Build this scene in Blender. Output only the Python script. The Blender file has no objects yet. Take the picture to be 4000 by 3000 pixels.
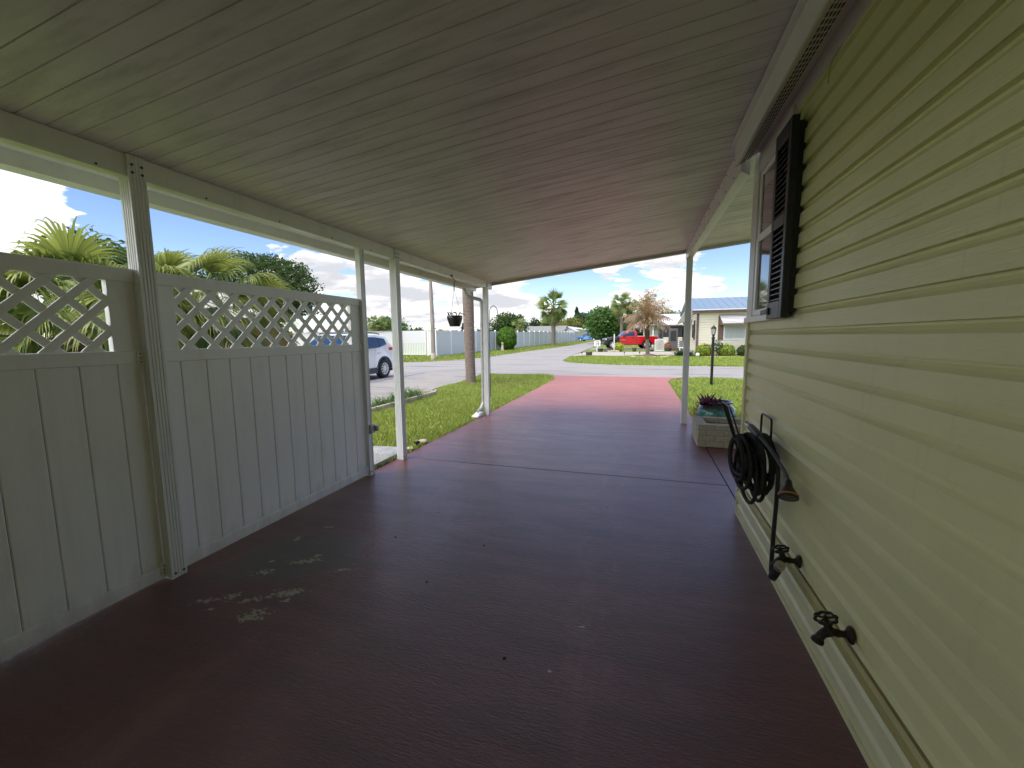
import bpy, math, random
import numpy as np
from mathutils import Vector, Matrix
R = math.radians
rnd = random.Random(7)
sc = bpy.context.scene
col = sc.collection
SL = .0062
def gz(y):                                  # the street rises gently away from the carport
    return SL*min(max(y-15, 0), 80)

# ------------------------------------------------------------------ materials
class Mat:
    def __init__(s, name):
        s.m = bpy.data.materials.new(name); s.m.use_nodes = True
        s.nt = s.m.node_tree; s.nt.nodes.clear()
        s.out = s.nt.nodes.new('ShaderNodeOutputMaterial')
    def n(s, typ, props=None, **inp):
        nd = s.nt.nodes.new('ShaderNode'+typ)
        for k, v in (props or {}).items(): setattr(nd, k, v)
        for k, v in inp.items():
            k = k.replace('_', ' ')
            sk = nd.inputs[int(k[1:])] if k[0] == 'i' and k[1:].isdigit() else nd.inputs[k]
            if isinstance(v, bpy.types.NodeSocket): s.nt.links.new(v, sk)
            else:
                if sk.type == 'RGBA' and len(v) == 3: v = (*v, 1)
                sk.default_value = v
        return nd
    def math(s, op, a, b=0.0, c=None, clamp=False):
        kw = dict(i0=a, i1=b)
        if c is not None: kw['i2'] = c
        return s.n('Math', dict(operation=op, use_clamp=clamp), **kw).outputs[0]
    def obj(s): return s.n('TexCoord').outputs['Object']
    def map(s, v, scale=(1, 1, 1), loc=(0, 0, 0), rot=(0, 0, 0)):
        return s.n('Mapping', Vector=v, Scale=scale, Location=loc, Rotation=rot).outputs[0]
    def noise(s, v, scale=5, detail=4, rough=.55, dist=0):
        return s.n('TexNoise', Vector=v, Scale=scale, Detail=detail, Roughness=rough, Distortion=dist).outputs['Fac']
    def ramp(s, f, lo, hi, a=0.0, b=1.0, smooth=True):
        return s.n('MapRange', dict(interpolation_type='SMOOTHSTEP' if smooth else 'LINEAR'), i0=f, i1=lo, i2=hi, i3=a, i4=b).outputs[0]
    def mix(s, f, a, b, mode='MIX'):
        nd = s.nt.nodes.new('ShaderNodeMix'); nd.data_type = 'RGBA'; nd.blend_type = mode
        for k, v in ((0, f), (6, a), (7, b)):
            sk = nd.inputs[k]
            if isinstance(v, bpy.types.NodeSocket): s.nt.links.new(v, sk)
            else: sk.default_value = (*v, 1) if isinstance(v, tuple) and len(v) == 3 else v
        return nd.outputs[2]
    def bump(s, h, strength=.3, dist=.01):
        return s.n('Bump', Strength=strength, Distance=dist, Height=h).outputs[0]
    def pbr(s, color, rough=.5, metal=0.0, normal=None, spec=.5, coat=0.0, **kw):
        inp = dict(Base_Color=color, Roughness=rough, Metallic=metal, Specular_IOR_Level=spec, Coat_Weight=coat)
        if normal is not None: inp['Normal'] = normal
        inp.update(kw)
        p = s.n('BsdfPrincipled', **inp)
        s.nt.links.new(p.outputs[0], s.out.inputs[0]); return p
def simple(name, c, c2=None, rough=.5, metal=0.0, scale=6, bump=0.0, bscale=40, spec=.5, coat=0.0, stretch=(1, 1, 1), lo=.35, hi=.65):
    m = Mat(name); v = m.map(m.obj(), stretch)
    if c2 is None: c2 = tuple(x*.8 for x in c)
    f = m.ramp(m.noise(v, scale, 5, .6), lo, hi)
    colr = m.mix(f, c, c2)
    nb = m.bump(m.noise(v, bscale, 4), bump, .01) if bump else None
    m.pbr(colr, rough, metal, nb, spec, coat)
    return m.m
def leaf(name, c1, c2, trans=.3, rough=.5):
    m = Mat(name)
    f = m.n('NewGeometry').outputs['Random Per Island']
    colr = m.mix(f, c1, c2)
    p = m.n('BsdfPrincipled', Base_Color=colr, Roughness=rough, Specular_IOR_Level=.3)
    t = m.n('BsdfTranslucent', Color=m.mix(.5, colr, tuple(min(1, x*1.3) for x in c2)))
    mx = m.n('MixShader', i0=trans, i1=p.outputs[0], i2=t.outputs[0])
    m.nt.links.new(mx.outputs[0], m.out.inputs[0])
    return m.m
def glass_dark(name, c=(.02, .03, .04), rough=.04):
    m = Mat(name); m.pbr(c, rough, spec=.6, coat=.5); return m.m

MT = {}
# vinyl with faint dirt
def vinyl(name, c, dirt, rough=.35, amt=.5, splash=0):
    m = Mat(name); v = m.obj()
    f = m.math('MULTIPLY', m.ramp(m.noise(m.map(v, (1, 1, .35)), 5, 6, .65), .48, .8), amt)
    f2 = m.math('MULTIPLY', m.ramp(m.noise(v, 60, 3), .62, .78), amt*.5)
    colr = m.mix(m.math('MAXIMUM', f, f2), c, dirt)
    if splash:
        z = m.n('SeparateXYZ', Vector=v).outputs[2]
        h = m.math('ADD', z, m.math('MULTIPLY', m.math('SUBTRACT', m.noise(m.map(v, (4, 4, 1.2)), 2.2, 6, .7), .5), .55))
        colr = m.mix(m.math('MULTIPLY', m.ramp(h, .20, -.05), splash), colr, (.20, .18, .13))
        band = m.math('MULTIPLY', m.ramp(m.noise(m.map(v, (3, 14, .5)), 1.6, 3, .6), .5, .72), .18)
        colr = m.mix(band, colr, tuple(x*.80 for x in c))
    m.pbr(colr, m.math('ADD', m.math('MULTIPLY', f, .3), rough), 0, m.bump(m.math('ADD', m.noise(v, 25, 3), m.math('MULTIPLY', m.noise(m.map(v, (3, 14, .5)), 1.6, 3), 3.0)), .10, .004))
    return m.m
MT['vinyl'] = vinyl('white_vinyl', (.87, .87, .87), (.70, .68, .63), splash=.30)
MT['vinyl_far'] = vinyl('bright_vinyl', (.86, .86, .88), (.76, .76, .78), amt=.3)
MT['vinyl_panel_shaded'] = vinyl('shaded_vinyl_panel', (.70, .70, .74), (.60, .60, .63), amt=.3)  # greyer copy of the post vinyl: the panels' angled shade is in the colour
MT['alu'] = vinyl('white_aluminium', (.78, .78, .78), (.55, .53, .48), .32)
MT['alu_post'] = vinyl('post_aluminium', (.78, .79, .81), (.55, .53, .48), .35, .4)
MT['trim'] = vinyl('house_trim', (.70, .67, .66), (.50, .46, .42), .4)
MT['galv'] = simple('galvanised', (.52, .53, .53), (.43, .44, .45), .42, .25, 12, .1)
MT['dark_gap'] = simple('dark_gap', (.02, .02, .02), rough=.8)
MT['screw'] = simple('screw_metal', (.10, .09, .08), rough=.5, metal=.5)

# carport ceiling: white aluminium pans, dirty and slightly glossy
m = Mat('roof_pan'); v = m.obj()
st = m.map(v, (1.2, 7, 1))
f1 = m.ramp(m.noise(st, 1.6, 6, .65), .40, .72)
f2 = m.ramp(m.noise(m.map(v, (9, 26, 1)), 1.5, 5, .7), .50, .68)
f3 = m.math('MULTIPLY', f2, m.ramp(m.noise(v, .55, 2), .42, .62))
c = m.mix(f1, (.70, .665, .70), (.53, .505, .53))
c = m.mix(m.math('MULTIPLY', f3, .38), c, (.72, .70, .66))
c = m.mix(m.math('MULTIPLY', m.ramp(m.noise(v, 90, 2), .66, .75), .35), c, (.30, .27, .23))
m.pbr(c, m.math('ADD', m.math('MULTIPLY', f1, .15), .34), 0, m.bump(m.noise(m.map(v, (3, 12, 1)), 4, 4), .10, .01), spec=.5)
MT['pan'] = m.m

# vinyl siding with embossed wood grain
def siding(name, c1, c2, grain=.45):
    m = Mat(name); v = m.obj()
    g = m.noise(m.map(v, (1, 3.2, 75)), 2.4, 4, .55, .8)
    d = m.ramp(m.noise(v, 1.3, 5, .6), .3, .75)
    colr = m.mix(d, c1, c2)
    streak = m.math('MULTIPLY', m.ramp(m.noise(m.map(v, (1, 9, .6)), 2.2, 5, .65), .56, .78), .35)
    colr = m.mix(streak, colr, tuple(x*.72 for x in c2))
    spot = m.math('MULTIPLY', m.ramp(m.n('TexVoronoi', Vector=v, Scale=5.5).outputs['Distance'], .022, .012), .7)
    colr = m.mix(spot, colr, (.12, .10, .06))
    bh = m.math('ADD', g, m.math('MULTIPLY', m.noise(m.map(v, (1, 1.2, 4)), 2.0, 2), 5.0))
    m.pbr(colr, .42, 0, m.bump(bh, grain, .004), spec=.4)
    return m.m
MT['siding'] = siding('cream_siding', (.73, .73, .395), (.685, .685, .37))
MT['siding_trim'] = simple('siding_trim', (.71, .71, .43), (.65, .65, .39), .4)
MT['brownline'] = simple('skirting_cap_paint', (.52, .49, .24), (.46, .43, .21), .5)

# red sealed concrete
m = Mat('red_concrete'); v = m.obj(); sep = m.n('SeparateXYZ', Vector=v); X, Y = sep.outputs[0], sep.outputs[1]
def ell(cx, cy, rx, ry, rot=0):
    dx = m.math('SUBTRACT', X, cx); dy = m.math('SUBTRACT', Y, cy); ca, sa = math.cos(rot), math.sin(rot)
    ux = m.math('ADD', m.math('MULTIPLY', dx, ca/rx), m.math('MULTIPLY', dy, sa/rx))
    uy = m.math('ADD', m.math('MULTIPLY', dx, -sa/ry), m.math('MULTIPLY', dy, ca/ry))
    r2 = m.math('ADD', m.math('MULTIPLY', ux, ux), m.math('MULTIPLY', uy, uy))
    return m.math('SUBTRACT', 1.0, m.math('SQRT', r2))
broom = m.noise(m.map(v, (3.4, 27, 1), rot=(0, 0, .05)), 2.2, 5, .66, 1.1)
wear = m.noise(m.map(v, (.8, 3.2, 1)), 1.7, 6, .66)
fine = m.noise(v, 55, 4, .7)
c = m.mix(m.ramp(wear, .36, .70), (.138, .022, .023), (.096, .024, .029))
c = m.mix(m.math('MULTIPLY', m.ramp(broom, .52, .70), .22), c, (.20, .095, .10))
c = m.mix(m.math('MULTIPLY', m.ramp(fine, .50, .70), .5), c, (.09, .024, .026))
ridge = m.noise(m.map(v, (9, 42, 1), rot=(0, 0, .04)), 2.6, 4, .7, .6)
c = m.mix(m.math('MULTIPLY', m.ramp(ridge, .56, .72), .40), c, (.27, .12, .125))
c = m.mix(m.math('MULTIPLY', m.ramp(m.noise(v, .9, 5, .6), .55, .75), .5), c, (.26, .12, .11))
trk = None
for tx in (-1.75, -.25):
    q = m.ramp(m.math('ABSOLUTE', m.math('SUBTRACT', m.math('ADD', X, m.math('MULTIPLY', m.math('SUBTRACT', m.noise(m.map(v, (1, .4, 1)), .8, 3), .5), .5)), tx)), .26, .06); trk = q if trk is None else m.math('MAXIMUM', trk, q)
trk = m.math('MULTIPLY', trk, m.ramp(m.noise(m.map(v, (2.5, .7, 1)), 2.4, 6, .7), .42, .66))
c = m.mix(m.math('MULTIPLY', trk, .45), c, (.21, .085, .082))            # paint rubbed thin in the wheel tracks
daylit_fade = m.math('MULTIPLY', m.ramp(m.math('ADD', Y, m.math('MULTIPLY', m.math('SUBTRACT', m.noise(m.map(v, (.7, .5, 1)), 1.1, 5, .6), .5), 4.5)), 4.2, 13.5), .92)
c = m.mix(daylit_fade, c, m.mix(m.ramp(wear, .35, .7), (.37, .140, .118), (.30, .115, .098)))    # outdoor daylight put into the colour, along with bleached paint, towards the road
# grime halo by the fence panel
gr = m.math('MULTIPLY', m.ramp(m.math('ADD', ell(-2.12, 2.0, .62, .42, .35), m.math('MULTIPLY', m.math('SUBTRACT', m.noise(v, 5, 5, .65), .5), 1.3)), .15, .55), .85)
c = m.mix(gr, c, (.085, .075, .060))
# peeled paint: bare concrete flakes
pn = m.math('SUBTRACT', m.noise(m.map(v, (1, 1.6, 1), rot=(0, 0, .6)), 30, 7, .66), .5)
peel = None
for (cx, cy, rx, ry, rt) in [(-2.15, 1.80, .10, .05, .5), (-2.21, 1.905, .035, .02, .3), (-2.01, 1.965, .15, .045, .5), (-1.98, 2.04, .05, .03, .2), (-2.29, 2.19, .035, .05, .2), (-1.72, 1.945, .09, .02, .45),
                             (-2.22, 1.49, .12, .028, .55), (-2.12, 1.56, .07, .05, .5), (-1.98, 1.575, .11, .03, .55), (-1.86, 1.47, .11, .075, .5), (-1.85, 1.67, .15, .06, .45), (-1.80, 1.615, .035, .025, .3),
                             (-2.22, 2.40, .05, .02, .3), (-.26, 1.865, .055, .015, .1), (-.34, 1.56, .015, .012, .0), (-2.13, 1.44, .04, .02, .5)]:
    e = m.math('SUBTRACT', m.math('ADD', ell(cx, cy, rx, ry, rt), m.math('MULTIPLY', pn, 4.2)), .52)
    peel = e if peel is None else m.math('MAXIMUM', peel, e)
pk = m.ramp(peel, 0, .10)
c = m.mix(pk, c, m.mix(m.ramp(fine, .35, .65), (.50, .47, .34), (.34, .32, .21)))
# saw-cut joints
def line(coord, at, w, other, lo, hi):
    a = m.math('LESS_THAN', m.math('ABSOLUTE', m.math('SUBTRACT', m.math('ADD', coord, m.math('MULTIPLY', m.math('SUBTRACT', m.noise(v, 4, 2), .5), .012)), at)), w)
    b = m.math('MULTIPLY', m.math('GREATER_THAN', other, lo), m.math('LESS_THAN', other, hi))
    return m.math('MULTIPLY', a, b)
jt = m.math('MAXIMUM', line(Y, 4.155, .010, X, -2.0, .80), line(X, .80, .010, Y, 3.5, 5.56))
c = m.mix(jt, c, (.035, .018, .018))
# dark oil specks
c = m.mix(m.math('MULTIPLY', m.ramp(m.n('TexVoronoi', Vector=v, Scale=2.3).outputs['Distance'], .035, .015), .8), c, (.02, .012, .012))
grit = m.noise(m.map(v, (1, 2.2, 1)), 85, 3, .7)
hb = m.math('ADD', m.math('MULTIPLY', broom, .5), m.math('ADD', m.math('ADD', m.math('MULTIPLY', grit, .6), m.math('MULTIPLY', ridge, .9)), m.math('MULTIPLY', wear, 1.2)))
hb = m.math('SUBTRACT', hb, m.math('ADD', m.math('MULTIPLY', jt, 2.0), m.math('MULTIPLY', pk, .25)))
rg = m.math('ADD', m.math('MULTIPLY', m.math('ADD', wear, m.math('MULTIPLY', broom, .5)), .30), m.math('ADD', m.math('ADD', .16, m.math('MULTIPLY', daylit_fade, .25)), m.math('MULTIPLY', pk, .3)))
m.pbr(c, rg, 0, m.bump(hb, .9, .006), spec=1.0, coat=m.math('MULTIPLY', m.math('SUBTRACT', 1.0, daylit_fade), .36), Coat_Roughness=.26)
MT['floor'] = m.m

# lawn soil and turf sheet
m = Mat('turf'); v = m.obj()
n1 = m.noise(v, .35, 5, .6); n2 = m.noise(v, 3.5, 5, .65); n3 = m.noise(v, 40, 4, .7)
c = m.mix(m.ramp(n2, .35, .68), (.13, .205, .028), (.19, .24, .045))
c = m.mix(m.math('MULTIPLY', m.ramp(n1, .52, .68), .55), c, (.30, .26, .10))
c = m.mix(m.ramp(n3, .40, .62), c, m.mix(.5, c, (.05, .085, .012)))
m.pbr(c, .85, 0, m.bump(m.noise(v, 70, 4), .9, .03), spec=.2)
MT['turf'] = m.m
MT['blade'] = leaf('grass_blade', (.14, .245, .035), (.46, .53, .12), .35)
MT['blade_dry'] = leaf('grass_blade_dry', (.27, .23, .10), (.19, .20, .05), .3)

# worn pale asphalt
def asphalt(name, a, b, dk):
    m = Mat(name); v = m.obj()
    n = m.noise(v, 120, 3, .7); s = m.noise(m.map(v, (.25, 1.5, 1)), .9, 6, .62)
    c = m.mix(m.ramp(n, .35, .65), a, b)
    c = m.mix(m.math('MULTIPLY', m.ramp(s, .52, .70), .75), c, dk)
    c = m.mix(m.math('MULTIPLY', m.ramp(m.noise(v, .22, 4), .55, .72), .4), c, dk)
    m.pbr(c, .85, 0, m.bump(n, .5, .01), spec=.25); return m.m
MT['road'] = asphalt('weathered_asphalt', (.31, .30, .29), (.25, .245, .24), (.135, .132, .148))
MT['park'] = asphalt('parking_concrete', (.31, .297, .275), (.26, .248, .235), (.17, .166, .166))
MT['walk'] = simple('walkway_concrete', (.40, .375, .34), (.33, .31, .28), .85, 0, 2.5, .2)
MT['blue_paint'] = simple('blue_line_paint', (.07, .16, .40), (.14, .22, .36), .7, 0, 14)
MT['kerbline'] = simple('pale_edge', (.62, .60, .56), (.5, .48, .45), .8, 0, 8)

def bark(name, c1, c2, ring=26, rough=.9):
    m = Mat(name); v = m.obj()
    w = m.n('TexWave', dict(bands_direction='Z'), Vector=v, Scale=ring/6.28*1.6, Distortion=11.0, Detail=5, Detail_Scale=2.5).outputs['Fac']
    n = m.noise(m.map(v, (6, 6, 16)), 2.2, 5, .7)
    c = m.mix(m.ramp(n, .35, .68), c1, c2)
    c = m.mix(m.math('MULTIPLY', m.ramp(w, .75, .25), .28), c, tuple(x*.5 for x in c2))
    c = m.mix(m.math('MULTIPLY', m.ramp(m.noise(v, 9, 4, .7), .66, .72), .8), c, (.50, .45, .36))
    m.pbr(c, rough, 0, m.bump(m.math('ADD', w, n), .9, .03), spec=.2); return m.m
MT['palm_bark'] = bark('palm_bark', (.38, .31, .26), (.27, .21, .17))
MT['palm_bark_far'] = bark('palm_bark_pale', (.34, .28, .22), (.24, .19, .15), 14)
MT['bark'] = simple('tree_bark', (.13, .10, .075), (.08, .06, .045), .9, 0, 9, .8, 20)
MT['fibre'] = simple('palm_fibre', (.10, .055, .03), (.05, .028, .016), .95, 0, 18, 1.0, 40, stretch=(1, 1, .3))
MT['pole_wood'] = simple('weathered_pole', (.36, .32, .27), (.22, .19, .16), .9, 0, 7, .4, 30, stretch=(3, 3, .3))
MT['fan_near'] = leaf('fan_leaf', (.05, .105, .020), (.29, .33, .075), .35, .4)
MT['fan_dry'] = leaf('fan_leaf_dry', (.40, .34, .11), (.36, .27, .12), .4)
MT['fan_far'] = leaf('sabal_leaf', (.07, .12, .028), (.24, .29, .085), .35, .45)
MT['fan_brown'] = leaf('sabal_leaf_brown', (.20, .15, .07), (.26, .21, .10), .25)
MT['dead_frond'] = leaf('dead_frond', (.50, .36, .19), (.30, .19, .09), .25)
MT['dead_frond2'] = leaf('dead_frond_grey', (.44, .37, .28), (.30, .23, .16), .2)
MT['oak'] = leaf('oak_leaf', (.030, .062, .016), (.085, .14, .035), .3)
MT['green'] = leaf('green_leaf', (.045, .11, .028), (.13, .24, .06), .3)
MT['darkgreen'] = leaf('dark_leaf', (.022, .050, .018), (.06, .10, .032), .2)
MT['yellowgreen'] = leaf('yellow_leaf', (.11, .13, .025), (.21, .23, .055), .3)
MT['conifer'] = leaf('conifer_needle', (.030, .055, .026), (.075, .11, .045), .2)
MT['hazeleaf'] = leaf('grey_leaf', (.10, .12, .075), (.17, .18, .12), .2)
MT['topiary'] = leaf('topiary_leaf', (.045, .12, .010), (.14, .28, .022), .3)
MT['shrub'] = leaf('shrub_leaf', (.14, .22, .015), (.30, .38, .03), .3)
MT['liriope'] = leaf('strap_leaf', (.035, .095, .020), (.13, .24, .055), .3)
MT['bluegreen'] = leaf('arching_leaf', (.03, .08, .035), (.08, .15, .07), .3)
MT['purple'] = leaf('purple_leaf', (.065, .008, .028), (.17, .025, .065), .3)
MT['flower'] = leaf('red_flower', (.07, .15, .03), (.60, .14, .12), .2)
MT['croton'] = leaf('croton_leaf', (.22, .34, .02), (.48, .50, .05), .3)
MT['black_metal'] = simple('black_metal', (.012, .012, .013), (.02, .02, .02), .42, .3, 20, .1)
MT['bronze'] = simple('aged_bronze', (.040, .034, .024), (.018, .016, .012), .5, .6, 40, .5, 120)
MT['hose'] = simple('black_fabric_hose', (.013, .013, .014), (.028, .028, .029), .75, 0, 60, .9, 260)
MT['black_plastic'] = simple('black_plastic', (.012, .012, .012), (.022, .022, .022), .4, 0, 30)
MT['grey_plastic'] = simple('grey_plastic', (.10, .115, .13), (.07, .08, .09), .4, .2, 30)
MT['chrome'] = simple('brushed_collar', (.6, .6, .6), (.45, .45, .45), .3, .9, 40)
MT['orange'] = simple('orange_ring', (.62, .26, .02), (.50, .20, .02), .45)
MT['shutter'] = simple('black_shutter_paint', (.012, .013, .018), (.020, .021, .028), .42, 0, 14, .15, 60)
MT['pane'] = glass_dark('window_pane', (.012, .018, .016), .05)
MT['brick'] = None
m = Mat('pale_brick'); v = m.obj()
n = m.noise(v, 40, 5, .7)
c = m.mix(m.ramp(n, .35, .68), (.46, .42, .33), (.33, .29, .22))
c = m.mix(m.ramp(m.noise(v, 4, 4), .45, .7), c, (.38, .36, .31))
m.pbr(c, .9, 0, m.bump(m.noise(v, 30, 5, .7), .8, .012), spec=.2); MT['brick'] = m.m
MT['mortar'] = simple('mortar', (.36, .34, .29), (.28, .26, .22), .95, 0, 30, .4)
MT['soil'] = simple('dark_soil', (.035, .026, .02), (.015, .012, .01), .95, 0, 25, 1.0, 60)
m = Mat('turquoise_glaze'); v = m.obj()
sz = m.n('SeparateXYZ', Vector=v).outputs[2]
d = m.math('ADD', sz, m.math('MULTIPLY', m.math('SUBTRACT', m.noise(m.map(v, (14, 14, 2)), 1.5, 4), .5), .16))
c = m.mix(m.ramp(d, .28, .40), m.mix(m.ramp(m.noise(v, 16, 4), .35, .65), (.030, .17, .165), (.07, .28, .25)), (.045, .038, .030))
m.pbr(c, .16, 0, m.bump(m.noise(v, 12, 3), .15, .01), coat=.4); MT['glaze'] = m.m
MT['glaze_rim'] = simple('dark_glaze', (.03, .035, .055), (.06, .08, .10), .12, 0, 12, coat=.5)
MT['basket'] = simple('dark_ceramic', (.018, .014, .020), (.05, .038, .045), .22, 0, 9, coat=.3, stretch=(3, 3, .6))
MT['stone'] = simple('border_concrete', (.55, .48, .39), (.40, .34, .27), .9, 0, 9, .6, 40)
MT['pad'] = simple('grey_step_slab', (.33, .35, .36), (.26, .27, .28), .7, 0, 7, .2)
MT['mulch'] = simple('red_mulch', (.17, .075, .045), (.09, .045, .03), .95, 0, 20, 1, 50)
MT['dirt'] = simple('bare_dirt', (.22, .16, .10), (.14, .10, .065), .95, 0, 14, .9, 40)
MT['white_paint'] = simple('white_paint', (.80, .80, .80), (.72, .72, .72), .4, 0, 6)
MT['car_white'] = simple('white_car_paint', (.84, .83, .81), (.82, .81, .79), .18, 0, 3, coat=.6)
MT['car_red'] = simple('red_truck_paint', (.52, .008, .014), (.46, .007, .012), .2, 0, 3, coat=.7)
MT['car_black'] = simple('black_truck_paint', (.018, .019, .022), (.012, .012, .014), .3, 0, 3, coat=.4)
MT['car_blue'] = simple('blue_van_paint', (.04, .17, .48), (.035, .15, .44), .2, 0, 3, coat=.7)
MT['car_silver'] = simple('silver_car_paint', (.45, .46, .49), (.40, .41, .44), .25, .5, 3, coat=.5)
MT['car_trim'] = simple('dark_cladding', (.035, .045, .06), (.03, .038, .05), .5)
MT['tyre'] = simple('tyre_rubber', (.018, .018, .018), (.028, .027, .026), .8, 0, 20, .3)
MT['rim'] = simple('alloy_rim', (.78, .77, .76), (.66, .66, .65), .35, .15, 20)
MT['well'] = simple('wheel_well', (.008, .008, .009), rough=.9)
MT['car_glass'] = glass_dark('car_glass', (.012, .03, .06), .03)
MT['lamp_red'] = simple('tail_lamp', (.55, .03, .08), (.45, .02, .05), .2)
MT['lamp_amber'] = simple('head_lamp', (.75, .55, .42), (.70, .62, .55), .15)
MT['roof_blue'] = simple('blue_grey_metal_roof', (.205, .285, .36), (.18, .255, .33), .35, .2, 5)
MT['roof_grey'] = simple('grey_shingle', (.22, .225, .22), (.165, .17, .165), .9, 0, 3, .3)
MT['roof_white'] = simple('white_metal_roof', (.70, .70, .70), (.58, .57, .56), .4, .1, 4, stretch=(4, 1, 1))
MT['roof_tan'] = simple('pale_tile_roof', (.55, .53, .50), (.44, .42, .39), .8, 0, 4, .4)
MT['roof_brown'] = simple('brown_roof', (.30, .23, .18), (.24, .18, .14), .85, 0, 3)
MT['brown_trim'] = simple('brown_trim', (.145, .085, .070), (.11, .065, .055), .55)
MT['navy_trim'] = simple('navy_fascia', (.03, .04, .07), (.02, .03, .05), .5)
MT['cream'] = siding('pale_cream_siding', (.73, .70, .56), (.68, .65, .52), .1)
MT['yellow_wall'] = simple('yellow_cream_wall', (.75, .66, .40), (.70, .62, .38), .7)
MT['tan_wall'] = simple('tan_stucco', (.62, .45, .28), (.56, .40, .25), .85)
MT['block'] = simple('block_base', (.34, .29, .24), (.27, .23, .19), .9, 0, 6, .4)
MT['screen'] = simple('dark_screen', (.020, .021, .024), (.03, .03, .034), .6)
MT['grey_door'] = simple('grey_door', (.12, .125, .145), (.10, .105, .12), .5)
MT['blind'] = simple('window_blind', (.42, .46, .45), (.36, .40, .40), .35, 0, 3, stretch=(6, 1, 1))
MT['terracotta'] = simple('terracotta_wall', (.46, .24, .16), (.38, .19, .13), .85)
MT['barrel'] = simple('dark_tub', (.045, .042, .040), (.075, .070, .065), .7, 0, 10, stretch=(8, 8, 1))
MT['clear_glass'] = simple('lantern_glass', (.55, .56, .55), (.48, .49, .48), .1)
MT['flag_blue'] = simple('flag_blue', (.03, .04, .20), rough=.8)
MT['flag_red'] = simple('flag_red', (.50, .04, .06), rough=.8)
MT['flag_white'] = simple('flag_white', (.75, .75, .78), rough=.8)
MT['flag_pale'] = simple('flag_pale_blue', (.42, .46, .70), (.62, .64, .78), .8, 0, 5)

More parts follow.
